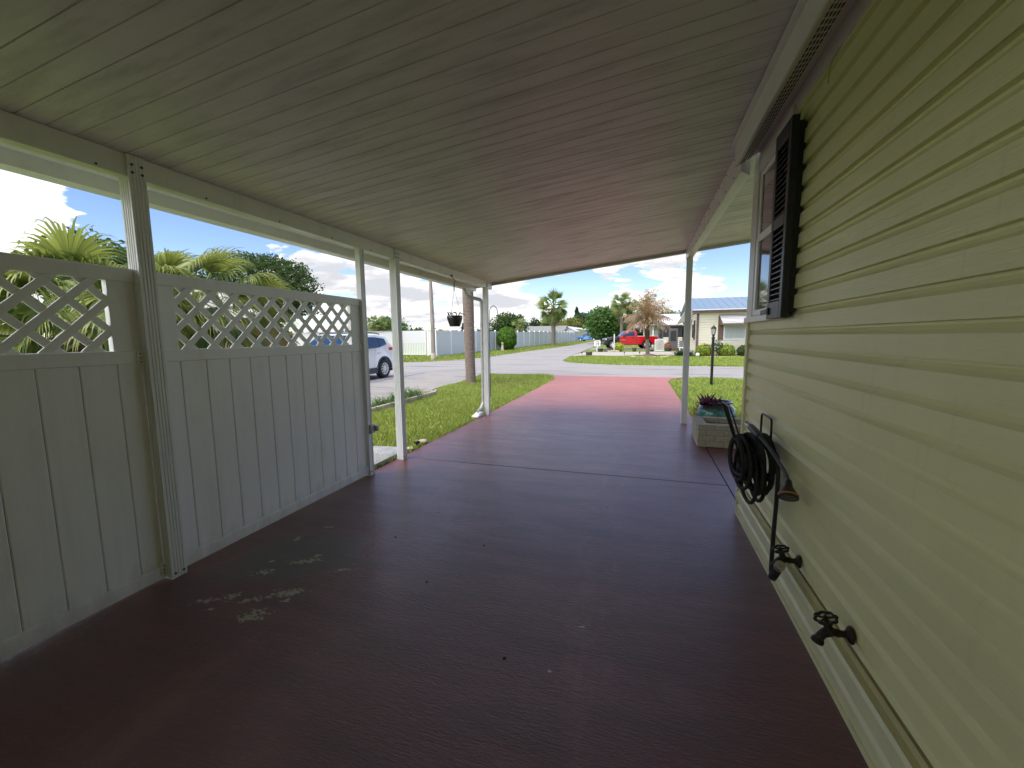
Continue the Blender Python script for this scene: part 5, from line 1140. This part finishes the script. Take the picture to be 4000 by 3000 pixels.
body(so, .86, MT['car_silver'], 'body', slv, fT, .05)
sideglass(slv, [(-1.35, 1.02), (-.1, 1.0), (-.1, 1.36), (-.9, 1.34)], fT); sideglass(slv, [(-.04, 1.0), (.9, 1.0), (.42, 1.30), (-.04, 1.36)], fT, name='front_window')
for x in (-1.3, 1.3):
    for y in (-.76, .76): wheel(slv, x, y, .32, .2, 8)

# ------------------------------------------------------------------ houses
nh = thing('neighbour_house', 'cream sided house with blue metal roof and striped awning across the road', 'house', (6, 32, gz(32)))
x0, x1, yf, yb, zb, ze = 3.40, 12.0, 29.25, 37.0, gz(29)-.05, 2.82
def hclap(b, x0, x1, y, z0, z1, h=.165):
    z = z0
    while z < z1-.01:
        zt = min(z+h-.04, z1); b.hexa([(x0, y-.018, z), (x1, y-.018, z), (x1, y+.03, z), (x0, y+.03, z), (x0, y-.003, zt), (x1, y-.003, zt), (x1, y+.03, zt), (x0, y+.03, zt)]); z += h
b = MB(); hclap(b, x0, x1, yf, .43, ze); b.box(x0+.03, x1, yf+.03, yb, .2, ze)
def vclap(b, x, y0, y1, z0, z1, h=.165):
    z = z0
    while z < z1-.01:
        zt = min(z+h-.04, z1); b.hexa([(x-.018, y0, z), (x+.03, y0, z), (x+.03, y1, z), (x-.018, y1, z), (x-.003, y0, zt), (x+.03, y0, zt), (x+.03, y1, zt), (x-.003, y1, zt)]); z += h
vclap(b, x0-.001, yf+.02, yb, .43, ze); b.build('wall', MT['cream'], nh)
b = MB(); b.box(x0+.04, x1, yf+.04, yb-.05, zb-.1, .43); b.build('foundation', MT['block'], nh)
b = MB(); b.box(x0-.05, x0+.09, yf-.05, yf+.02, zb-.05, ze-.02); b.build('corner_board', MT['brown_trim'], nh)
b = MB(); b.hexa([(x0-.40, yf-.40, 2.98), (x1+.3, yf-.40, 2.98), (x1+.3, 33, 4.02), (x0-.40, 33, 4.02), (x0-.40, yf-.40, 3.03), (x1+.3, yf-.40, 3.03), (x1+.3, 33, 4.07), (x0-.40, 33, 4.07)])
b.hexa([(x0-.40, 33, 4.02), (x1+.3, 33, 4.02), (x1+.3, yb+.6, 3.0), (x0-.40, yb+.6, 3.0), (x0-.40, 33, 4.07), (x1+.3, 33, 4.07), (x1+.3, yb+.6, 3.05), (x0-.40, yb+.6, 3.05)])
xx = x0-.40
while xx < x1+.3: b.beam((xx, yf-.40, 3.042), (xx, 33, 4.082), .03, .03); xx += .45
b.build('roof', MT['roof_blue'], nh)
b = MB(); b.box(x0-.36, x1+.3, yf-.36, yf-.33, 2.83, 2.985); b.build('fascia', MT['brown_trim'], nh)
b = MB(); b.box(x0-.38, x1+.3, yf-.43, yf-.37, 2.985, 3.035); b.build('drip_edge', MT['white_paint'], nh)
b = MB(); b.box(x0-.36, x1+.3, yf-.32, yf+.02, 2.84, 2.86); b.build('soffit', MT['cream'], nh)
b = MB(); b.hexa([(x0-.38, 29.2, 3.55), (x0+.05, 29.2, 3.30), (x0+.05, 35.6, 2.45), (x0-.85, 35.6, 2.22), (x0-.38, 29.2, 3.60), (x0+.05, 29.2, 3.35), (x0+.05, 35.6, 2.50), (x0-.85, 35.6, 2.28)]) if 0 else b.hexa([(x0-.40, 30.5, 3.42), (x0-.02, 30.5, 3.02), (x0-.02, 35.4, 2.50), (x0-.80, 35.4, 2.26), (x0-.40, 30.5, 3.48), (x0-.02, 30.5, 3.08), (x0-.02, 35.4, 2.56), (x0-.80, 35.4, 2.32)])
b.build('side_overhang', MT['roof_white'], nh)
wd2 = MB(); wx0, wx1, wz0, wz1 = 5.02, 6.16, 1.18, 1.95
for a in ((wx0-.08, wx1+.08, wz1, wz1+.08), (wx0-.08, wx1+.08, wz0-.08, wz0), (wx0-.08, wx0, wz0, wz1), (wx1, wx1+.08, wz0, wz1)): wd2.box(a[0], a[1], yf-.05, yf+.02, a[2], a[3])
wd2 = wd2.build('window', MT['white_paint'], nh)
b = MB(); b.box(wx0, wx1, yf-.03, yf-.015, wz0, wz1); b.build('pane', MT['blind'], wd2)
for a in (4.62, 6.26):
    b = MB(); b.box(a, a+.32, yf-.055, yf-.02, 1.12, 2.02 if a > 5 else 2.62); b.build('shutter', MT['brown_trim'], nh)
m = Mat('striped_awning'); v = m.obj(); sz = m.n('SeparateXYZ', Vector=v).outputs[2]
w = m.n('TexWave', dict(bands_direction='Z'), Vector=v, Scale=3.6).outputs['Fac']; m.pbr(m.mix(m.ramp(w, .3, .7), (.62, .62, .64), (.12, .13, .14)), .35); MT['awning'] = m.m
b = MB(); b.hexa([(4.66, yf-.06, 2.68), (7.2, yf-.06, 2.68), (7.2, yf-.75, 2.12), (4.66+.12, yf-.75, 2.12), (4.66, yf-.06, 2.70), (7.2, yf-.06, 2.70), (7.2, yf-.75, 2.14), (4.66+.12, yf-.75, 2.14)]); aw = b.build('awning', MT['awning'], nh)
b = MB(); b.box(4.78, 7.2, yf-.765, yf-.745, 2.02, 2.12); b.build('valance', MT['brown_trim'], aw)
b = MB(); b.add([(4.66, yf-.06, 2.68), (4.78, yf-.75, 2.12), (4.78, yf-.73, 2.02), (4.66, yf-.05, 2.05)], [(0, 1, 2, 3)]); b.build('side_cheek', MT['brown_trim'], aw)
# side window with small awning and shutters
sw = MB(); sw.box(x0-.05, x0-.02, 30.6, 31.6, 1.15, 2.35); sw = sw.build('window', MT['white_paint'], nh); b = MB(); b.box(x0-.06, x0-.05, 30.7, 31.5, 1.25, 2.25); b.build('pane', MT['pane'], sw)
b = MB(); b.box(x0-.075, x0-.022, 30.2, 30.58, 1.12, 2.40); b.build('shutter', MT['shutter'], nh)
b = MB(); b.hexa([(x0-.04, 32.2, 2.50), (x0-.04, 33.4, 2.50), (x0-.55, 33.4, 2.12), (x0-.55, 32.2, 2.12), (x0-.04, 32.2, 2.52), (x0-.04, 33.4, 2.52), (x0-.55, 33.4, 2.14), (x0-.55, 32.2, 2.14)]); b.build('awning', MT['awning'], nh)
# screened porch behind
po = thing('screen_porch', 'dark screened porch with white roof and grey door behind browning palm', 'porch', (2.1, 36, gz(36)))
pz = gz(39)
b = MB(); b.hexa([(1.27, 38.9, 2.33), (3.38, 38.9, 2.33), (3.38, 43, 3.42), (1.27, 43, 3.42), (1.27, 38.9, 2.40), (3.38, 38.9, 2.40), (3.38, 43, 3.49), (1.27, 43, 3.49)]); b.build('roof', MT['roof_white'], po)
b = MB(); b.box(1.27, 3.38, 38.92, 38.96, 2.22, 2.35); b.build('fascia', MT['brown_trim'], po)
b = MB(); b.box(1.44, 3.36, 39.05, 39.10, pz, 2.25); b.build('screen', MT['screen'], po)
for a, e in ((1.79, 2.24), (3.01, 3.38)): b = MB(); hclap(b, a, e, 39.02, pz, 1.26); b.build('knee_wall', MT['cream'], po)
b = MB(); b.box(2.25, 3.00, 38.99, 39.04, pz, 2.04); dr = b.build('door', MT['grey_door'], po); b = MB(); b.box(2.40, 2.86, 38.975, 38.989, .92, 1.84); b.build('pane', MT['screen'], dr)
b = MB(); b.box(2.15, 3.3, 38.2, 38.95, pz-.05, pz+.20); b.build('step', MT['brown_trim'], po)
for a, e in ((1.35, 1.48), (1.73, 1.79)): b = MB(); b.box(a, e, 38.95, 39.04, pz, 2.25); b.build('post', MT['grey_door'], po)
# white house / carport posts behind the truck tail
wc = thing('white_carport', 'white posted carport just behind the pickup tail', 'carport', (.9, 48, gz(48)))
b = MB(); b.box(.0, 3.2, 47.5, 52, 2.55, 2.66); b.build('roof', MT['white_paint'], wc)
for x, y in ((.25, 47.7), (1.15, 47.7), (1.9, 47.7), (.25, 51.8)):
    b = MB(); b.box(x-.06, x+.06, y-.06, y+.06, gz(48)-.1, 2.55); b.build('post', MT['white_paint'], wc)
b = MB(); b.box(.3, 3.1, 51.9, 52, gz(48)-.1, 2.5); b.build('back_wall', MT['roof_white'], wc)

def plain_house(name, label, x0, x1, y0, y1, zb, ze, zr, wall, roof, ridge='x', over=.3, windows=(), fascia=None, cat='house'):
    t = thing(name, label, cat, ((x0+x1)/2, (y0+y1)/2, zb))
    b = MB()
    if ridge == 'x': b.prism([(y0, zb-.2), (y1, zb-.2), (y1, ze), ((y0+y1)/2, zr-.06), (y0, ze)], 'x', x0, x1)
    else: b.prism([(x0, zb-.2), (x1, zb-.2), (x1, ze), ((x0+x1)/2, zr-.06), (x0, ze)], 'y', y0, y1)
    b.build('wall', MT[wall], t); b = MB(); o = over
    if ridge == 'x':
        ym = (y0+y1)/2
        for ya in (y0-o, y1+o): b.hexa([(x0-o, ya, ze-.08), (x1+o, ya, ze-.08), (x1+o, ym, zr), (x0-o, ym, zr), (x0-o, ya, ze-.02), (x1+o, ya, ze-.02), (x1+o, ym, zr+.06), (x0-o, ym, zr+.06)])
    else:
        xm = (x0+x1)/2
        for xa in (x0-o, x1+o): b.hexa([(xa, y0-o, ze-.08), (xa, y1+o, ze-.08), (xm, y1+o, zr), (xm, y0-o, zr), (xa, y0-o, ze-.02), (xa, y1+o, ze-.02), (xm, y1+o, zr+.06), (xm, y0-o, zr+.06)])
    b.build('roof', MT[roof], t)
    for (w0, w1, z0, z1, f) in windows:
        if f == 'x': b = MB().box(x1-.02, x1+.04, w0, w1, z0, z1); c_ = MB().box(x1+.035, x1+.055, w0+.1, w1-.1, z0+.1, z1-.1)
        else: b = MB().box(w0, w1, y0-.04, y0+.02, z0, z1); c_ = MB().box(w0+.1, w1-.1, y0-.055, y0-.035, z0+.1, z1-.1)
        w_ = b.build('window', MT['white_paint'], t); c_.build('pane', MT['pane'], w_)
    if fascia:
        f0, mat = fascia; b = MB(); b.box(x1+o-.02, x1+o+.05, y0-o, y1+o, ze-.16, ze+.0); b.build('fascia', MT[mat], t)
    return t
plain_house('distant_house', 'house with long grey roof behind the white fence', -24.4, -15.6, 85, 92, gz(85), 2.62, 3.72, 'white_paint', 'roof_grey', 'x')
plain_house('distant_house', 'house with small white roof between grey roof and cream house', -15.9, -13.7, 88, 94, gz(88), 2.55, 3.35, 'white_paint', 'roof_white', 'y', .35)
ch = plain_house('distant_house', 'long cream house beyond the end of white fence', -21, -14.9, 99, 142, gz(99), 3.25, 4.0, 'yellow_wall', 'roof_white', 'y', .25, windows=[(118, 120.5, 1.4, 2.6, 'x'), (127, 129, 1.4, 2.6, 'x')])
b = MB(); b.box(-14.8, -10.4, 121, 134, 2.85, 3.0); b.build('carport_roof', MT['white_paint'], ch)
for x, y in ((-10.6, 121.2), (-11.8, 121.2), (-10.6, 133.8)): b = MB(); b.box(x-.1, x+.1, y-.1, y+.1, .4, 2.85); b.build('carport_post', MT['white_paint'], ch)
b = MB(); b.box(-14.85, -11.4, 133.5, 133.7, .4, 2.85); b.build('carport_shade_sheet', MT['screen'], ch)  # dark sheet standing in for the shade inside the open carport
plain_house('distant_house', 'low brown roofed house left of the grey roof, behind the fence', -31, -21.2, 94, 100, gz(94), 2.6, 3.1, 'tan_wall', 'roof_brown', 'x')
lh = plain_house('parkside_house', 'tan house with pale roof and dark fascia beyond the white car', -23, -18.2, 12.4, 16.6, 0, 2.44, 3.9, 'tan_wall', 'roof_tan', 'y', .5, windows=[(14.9, 15.9, .9, 1.9, 'x')], fascia=(0, 'navy_trim'))
for y in (14.6, 16.4): b = MB(); b.box(-18.05, -17.95, y, y+.18, 0, 2.3); b.build('post', MT['white_paint'], lh)
b = MB(); b.box(-18.19, -18.14, 12.5, 13.9, 0, 2.2); b.build('front_panel', MT['vinyl_far'], lh)
wl = thing('white_shed', 'long white outbuilding seen low through the left lattice', 'building', (-34, 10, 0))
b = MB(); b.box(-36, -32, 1, 13.2, 0, 1.95); b.build('wall', MT['white_paint'], wl); b = MB(); b.box(-36.2, -31.8, .8, 13.4, 1.95, 2.14); b.build('roof', MT['terracotta'], wl)

# ------------------------------------------------------------------ small things across the road
def tub(x, y, w, h, label, mat='barrel', name='planter_tub', group=None):
    t = thing(name, label, 'planter', (x, y, gz(y)), group=group); b = MB(); b.lathe([(w*.40, -.02), (w*.42, h*.15), (w*.47, h*.7), (w*.50, h), (w*.46, h), (w*.44, h*.85)], 22); b.build('tub', MT[mat], t, world=False)
    b = MB(); b.tube([(0, 0, h*.30), (0, 0, h*.36)], w*.452, 22); b.tube([(0, 0, h*.74), (0, 0, h*.80)], w*.49, 22); b.build('hoop', MT['black_metal'], t, world=False)
    b = MB(); b.lathe([(0, h*.84), (w*.44, h*.85)], 16); b.build('soil', MT['soil'], t, world=False); return t
tub(-3.45, 28.75, .47, .27, 'dark half barrel planter at the near corner of the walkway')
tub(-3.35, 35.8, .52, .27, 'dark half barrel planter beside the white number post')
tub(-.59, 36.2, .36, .30, 'dark pot of small green plants behind walkway, left of browning palm', name='plant_pot')
tub(2.10, 36.8, .62, .30, 'wide dark pot of red flowers beside the white lattice screen', name='plant_pot')
tub(.81, 36.2, .34, .15, 'low dark dish planter left of the white lattice screen', name='plant_pot')
ball_bush('potted_plant', 'small yellow green plant growing in the dark pot before pickup', (-.59, 36.2), .36, .52, 350, .04, 'croton', 121, 'plant')
t = ball_bush('red_flowers', 'red flowering plant in the wide dark pot by lattice screen', (2.07, 36.8), .56, .74, 700, .05, 'flower', 122, 'plant')
ball_bush('croton_plant', 'yellow green broad leaved plant in front of the pickup door', (-1.78, 35.6), .62, .72, 260, .10, 'croton', 123, 'plant', rough_=.3)
rk = MB(); r_ = random.Random(8)
for k in range(9): rk.lathe([(.05, -.03), (.11, .02), (.09, .09), (.03, .12)], 7, (-2.75+k*.12+r_.uniform(-.03, .03), 35.1+r_.uniform(-.15, .1), gz(35)))
rr_ = thing('rockery', 'small pile of pale rocks beside the yellow green plant', 'rockery', (-2.3, 35.1, gz(35))); rk.build('stones', MT['stone'], rr_)
ball_bush('low_succulents', 'low pale flowers among the rocks beside the walkway', (-2.65, 35.3), .75, .34, 260, .05, 'hazeleaf', 124, 'plant')
for k, (x, y, lb_) in enumerate([(-3.88, 28.3, 'solar path light at road corner of the walkway, left of the barrel'), (-1.10, 28.9, 'solar path light midway along the near edge of walkway'), (-.12, 29.0, 'solar path light closest to the browning palm trunk')]):
    t = thing('path_light', lb_, 'path light', (x, y, gz(y)), group='solar lights along the walkway')
    b = MB(); b.tube([(0, 0, -.05), (0, 0, .20)], .012, 6); b.build('stake', MT['black_metal'], t, world=False)
    b = MB(); b.lathe([(.03, .18), (.05, .24), (.07, .25), (.02, .28)], 10); b.build('lamp_head', MT['grey_plastic'], t, world=False)
ns = thing('number_post', 'white post with house number plate beside the side road', 'sign', (-3.66, 36.4, gz(36.4)))
b = MB(); b.box(-.06, .06, -.06, .06, -.1, .62); b.build('post', MT['white_paint'], ns, world=False)
b = MB(); b.box(-.27, .27, -.085, -.055, .42, .88); b.box(-.20, .20, -.085, -.055, .88, .94); pb = b.build('plate', MT['white_paint'], ns, world=False, bevel=.02)
def digit(ch, size, mat, parent, loc):
    cu = bpy.data.curves.new('digit', 'FONT'); cu.body = ch; cu.size = size; cu.align_x = 'CENTER'; cu.extrude = .004; t_ = bpy.data.objects.new('digit_curve', cu); col.objects.link(t_)
    me = bpy.data.meshes.new_from_object(t_, depsgraph=bpy.context.evaluated_depsgraph_get()); bpy.data.objects.remove(t_)
    me.transform(Matrix.Rotation(R(90), 4, 'X')); me.materials.clear(); me.materials.append(MT[mat]); o = bpy.data.objects.new('digit', me); col.objects.link(o); o.parent = parent; o.location = loc
digit('1', .34, 'black_metal', pb, (-.085, -.092, .52)); digit('9', .34, 'black_metal', pb, (.085, -.092, .52))
b = MB(); b.box(-.16, .16, -.091, -.084, .83, .86); b.build('plate_bar', MT['black_metal'], pb, world=False)
wp = thing('white_lamp_pole', 'slim white pole with dark cap in front of the pickup', 'pole', (-2.50, 40.6, gz(40.6)))
b = MB(); b.tube([(0, 0, -.05), (0, 0, 1.46)], .055, 12); b.build('pole_shaft', MT['white_paint'], wp, world=False)
b = MB(); b.lathe([(.05, 1.46), (.075, 1.50), (.075, 1.58), (.03, 1.64)], 10); b.build('cap', MT['black_metal'], wp, world=False)
ls = thing('lattice_screen', 'white arched lattice screen panel standing behind the walkway', 'screen', (1.5, 36.9, gz(36.9)))
z = gz(36.9); b = MB(); b.box(1.05, 1.11, 36.87, 36.93, z-.05, z+.98); b.box(1.86, 1.92, 36.87, 36.93, z-.05, z+.98); b.box(1.11, 1.86, 36.88, 36.92, z, z+.07)
for k in range(8):
    a, e = 1.11+.75*k/8, 1.11+.75*(k+1)/8; h0 = .94+.08*math.sin(math.pi*k/8); h1 = .94+.08*math.sin(math.pi*(k+1)/8)
    b.hexa([(a, 36.88, z+h0-.07), (e, 36.88, z+h1-.07), (e, 36.92, z+h1-.07), (a, 36.92, z+h0-.07), (a, 36.88, z+h0), (e, 36.88, z+h1), (e, 36.92, z+h1), (a, 36.92, z+h0)])
b.build('frame', MT['white_paint'], ls)
b = MB()
for k in range(-10, 12):
    for s in (1, -1):
        p0 = Vector((1.49+k*.085, 36.9, z+.07)); q0 = p0+Vector((s*.86, 0, .86)); lo, hi = 1.11, 1.86
        def cl(p, q, x): f = (x-p.x)/(q.x-p.x); return p.lerp(q, f)
        P0, Q0 = (p0, q0) if s > 0 else (q0, p0)
        if Q0.x < lo or P0.x > hi: continue
        if P0.x < lo: P0 = cl(P0, Q0, lo)
        if Q0.x > hi: Q0 = cl(P0, Q0, hi)
        if (Q0-P0).length > .05: b.beam(P0, Q0, .035, .012, up=(0, 1, 0))
b.build('lattice', MT['white_paint'], ls)
fp = thing('flag_pole', 'white pole flying a striped flag above a pale blue flag', 'flagpole', (-.90, 49.4, gz(49.4)))
b = MB(); b.tube([(0, 0, -.1), (0, 0, 3.2)], .035, 10); b.build('pole_shaft', MT['white_paint'], fp, world=False)
def flagmesh(x0, x1, z0, z1, mi, b, y=0):
    n = 10
    for k in range(n):
        a, e = x0+(x1-x0)*k/n, x0+(x1-x0)*(k+1)/n; ya, ye = .05*math.sin(a*7), .05*math.sin(e*7); za, ze = -.12*(a**2), -.12*(e**2)
        b.hexa([(a, ya+y-.004, z0+za), (e, ye+y-.004, z0+ze), (e, ye+y+.004, z0+ze), (a, ya+y+.004, z0+za), (a, ya+y-.004, z1+za), (e, ye+y-.004, z1+ze), (e, ye+y+.004, z1+ze), (a, ya+y+.004, z1+za)], mi)
b = MB(); h = .55/13
for k in range(13): flagmesh(.04, .82, 2.58+k*h, 2.58+(k+1)*h-.001, 0 if k % 2 == 0 else 1, b)
flagmesh(.038, .36, 2.58+6*h, 3.132, 2, b, -.012)
b.build('striped_flag', [MT['flag_red'], MT['flag_white'], MT['flag_blue']], fp, world=False)
b = MB(); flagmesh(.04, .78, 2.05, 2.50, 0, b); flagmesh(.042, .778, 2.048, 2.16, 1, b, -.012); b.build('pale_flag', [MT['flag_pale'], MT['flag_blue']], fp, world=False)
ba = thing('globe_light', 'small white ball light at the neighbour house corner', 'garden light', (3.33, 27.9, gz(27.9)))
b = MB(); b.lathe([(.03, 0), (.10, .03), (.13, .12), (.11, .20), (.04, .245)], 14); b.build('globe', MT['white_paint'], ba, world=False); b = MB(); b.lathe([(.10, -.02), (.06, .03)], 12); b.build('base', MT['black_metal'], ba, world=False)
vp = MB(); vp.tube([(2.98, 28.3, gz(28.3)-.05), (2.98, 28.3, gz(28.3)+.30)], .045, 10); tag(vp.build('vent_pipe', MT['white_paint']), 'short white pipe standing left of the white ball light', 'pipe')
gc = thing('garden_chair', 'white and grey garden chair half behind the right carport post', 'chair', (2.95, 33.4, gz(33.4)))
b = MB(); b.box(-.25, .25, -.22, .25, .36, .42); b.build('seat', MT['white_paint'], gc, world=False); b = MB(); b.hexa([(-.24, .20, .40), (.24, .20, .40), (.24, .25, .40), (-.24, .25, .40), (-.22, .36, .92), (.22, .36, .92), (.22, .40, .92), (-.22, .40, .92)]); b.build('backrest', MT['grey_door'], gc, world=False)
for x in (-.22, .22):
    for y in (-.19, .22): b = MB(); b.box(x-.02, x+.02, y-.02, y+.02, 0, .36); b.build('leg', MT['white_paint'], gc, world=False)
# unseen wall added behind the camera to darken the carport
sh_ = thing('back_light_blocker', 'unseen wall added to keep light out of the back of the carport', 'light blocker', (-.9, -4.8, 0))
b = MB(); b.box(-2.72, .78, -5.0, -4.6, 0, 2.72); b.build('wall', MT['siding'], sh_)

# ------------------------------------------------------------------ world: sky with cumulus
SUN_EL, SUN_AZ = 70, -150                       # azimuth measured from +Y towards +X
w = bpy.data.worlds.new('World'); sc.world = w; w.use_nodes = True
class WN(Mat):
    def __init__(s): s.nt = w.node_tree; s.nt.nodes.clear(); s.out = s.nt.nodes.new('ShaderNodeOutputWorld')
m = WN()
sky = m.n('TexSky', dict(sky_type='NISHITA', sun_disc=False, sun_elevation=R(SUN_EL), sun_rotation=R(SUN_AZ), air_density=1.0, dust_density=.25, ozone_density=2.0))
dirv = m.n('TexCoord').outputs['Generated']; sp = m.n('SeparateXYZ', Vector=dirv); dx_, dy_, dz_ = sp.outputs
den = m.math('ADD', m.math('MAXIMUM', dz_, 0.0), .16)
u = m.n('CombineXYZ', i0=m.math('DIVIDE', dx_, den), i1=m.math('DIVIDE', dy_, den), i2=m.math('MULTIPLY', dz_, 6.0)).outputs[0]
n1 = m.noise(u, 1.5, 9, .58, .2)
n2 = m.noise(m.map(u, (1, 1, 1), (3.1, 1.7, .4)), 4.2, 7, .62)
n1u = m.noise(m.map(u, (.96, .96, 1), (0, 0, .20)), 1.5, 5, .55, .2)
bias = None
def dirn(az, el): a, e = R(az), R(el); return (math.sin(a)*math.cos(e), math.cos(a)*math.cos(e), math.sin(e))
for az, el, rad, amp in [(-28, 6, 12, .11), (-36, 4, 9, .09), (-18, 6, 9, .08), (-46, 10, 4, .15), (-42, 8.0, 4, .14), (-1.5, 8, 8, .11), (6.0, 5.5, 5, .13), (-68, 13, 9, .10), (-63, 8, 7, .09), (-55, 13, 9, -.16), (-48, 15, 8, -.15), (-41, 13, 6, -.10), (-10.5, 7.5, 6.0, -.12), (-7, 4, 5, -.08), (10.5, 9.5, 5, -.16), (-61, 11.5, 3.5, -.12), (-140, 30, 60, .16), (20, 20, 20, .05)]:
    d = m.n('VectorMath', dict(operation='DOT_PRODUCT'), i0=dirv, i1=dirn(az, el)).outputs['Value']
    f = m.ramp(d, math.cos(R(rad)), 1.0, 0, amp); bias = f if bias is None else m.math('ADD', bias, f)
puff = m.math('MULTIPLY', m.math('SUBTRACT', n2, .5), .30)
dens = m.math('ADD', n1, m.math('ADD', bias, puff))
densu = m.math('ADD', n1u, m.math('ADD', bias, m.math('MULTIPLY', puff, .6)))
cov = m.ramp(dens, .525, .580)
n4 = m.noise(m.map(u, (1, 1, 1), (7.3, 2.2, 1.1)), 5.5, 5, .6)
shade = m.ramp(m.math('ADD', densu, m.math('MULTIPLY', m.math('SUBTRACT', n4, .5), .30)), .55, .75)
ccol = m.mix(shade, (1.0, .975, .96), (.57, .585, .63))
CL = .78
glow = m.ramp(m.n('VectorMath', dict(operation='DOT_PRODUCT'), i0=dirv, i1=dirn(-140, 32)).outputs['Value'], .1, .95, 1.0, 3.0)   # clouds nearer the sun shine brighter
cl = m.n('Background', Color=ccol, Strength=m.math('MULTIPLY', glow, CL))
hs_ = m.n('HueSaturation', Hue=.522, Saturation=1.2, Value=.88, Color=sky.outputs[0])
sb = m.n('Background', Color=hs_.outputs[0], Strength=.15)
mxs = m.n('MixShader', i0=cov, i1=sb.outputs[0], i2=cl.outputs[0]); m.nt.links.new(mxs.outputs[0], m.out.inputs[0])
sd = bpy.data.lights.new('Sun', 'SUN'); sd.energy = 2.3; sd.angle = R(28); sd.color = (1.0, .93, .84)
so_ = bpy.data.objects.new('Sun', sd); col.objects.link(so_)
so_.rotation_euler = Vector(dirn(SUN_AZ, SUN_EL)).to_track_quat('Z', 'Y').to_euler()

# ------------------------------------------------------------------ camera
cd = bpy.data.cameras.new('Camera'); cam = bpy.data.objects.new('Camera', cd); col.objects.link(cam)
cd.sensor_width = 36; cd.lens = 36*1610/4000; cd.clip_end = 2000; cd.clip_start = .02
yw, pt_, rl = R(17.448), R(6.457), R(-.589)
f = Vector((-math.sin(yw)*math.cos(pt_), math.cos(yw)*math.cos(pt_), -math.sin(pt_))); r0 = Vector((math.cos(yw), math.sin(yw), 0)); u0 = r0.cross(f)
rr = r0*math.cos(rl)+u0*math.sin(rl); uu = -r0*math.sin(rl)+u0*math.cos(rl)
cam.matrix_world = Matrix(((rr.x, uu.x, -f.x, 0), (rr.y, uu.y, -f.y, 0), (rr.z, uu.z, -f.z, 1.4), (0, 0, 0, 1)))
sc.camera = cam
sc.view_settings.view_transform = 'Standard'; sc.view_settings.look = 'None'; sc.view_settings.gamma = 1; sc.view_settings.exposure = .76
sc.render.engine = 'CYCLES'; sc.cycles.use_denoising = True; sc.cycles.max_bounces = 10; sc.cycles.diffuse_bounces = 6
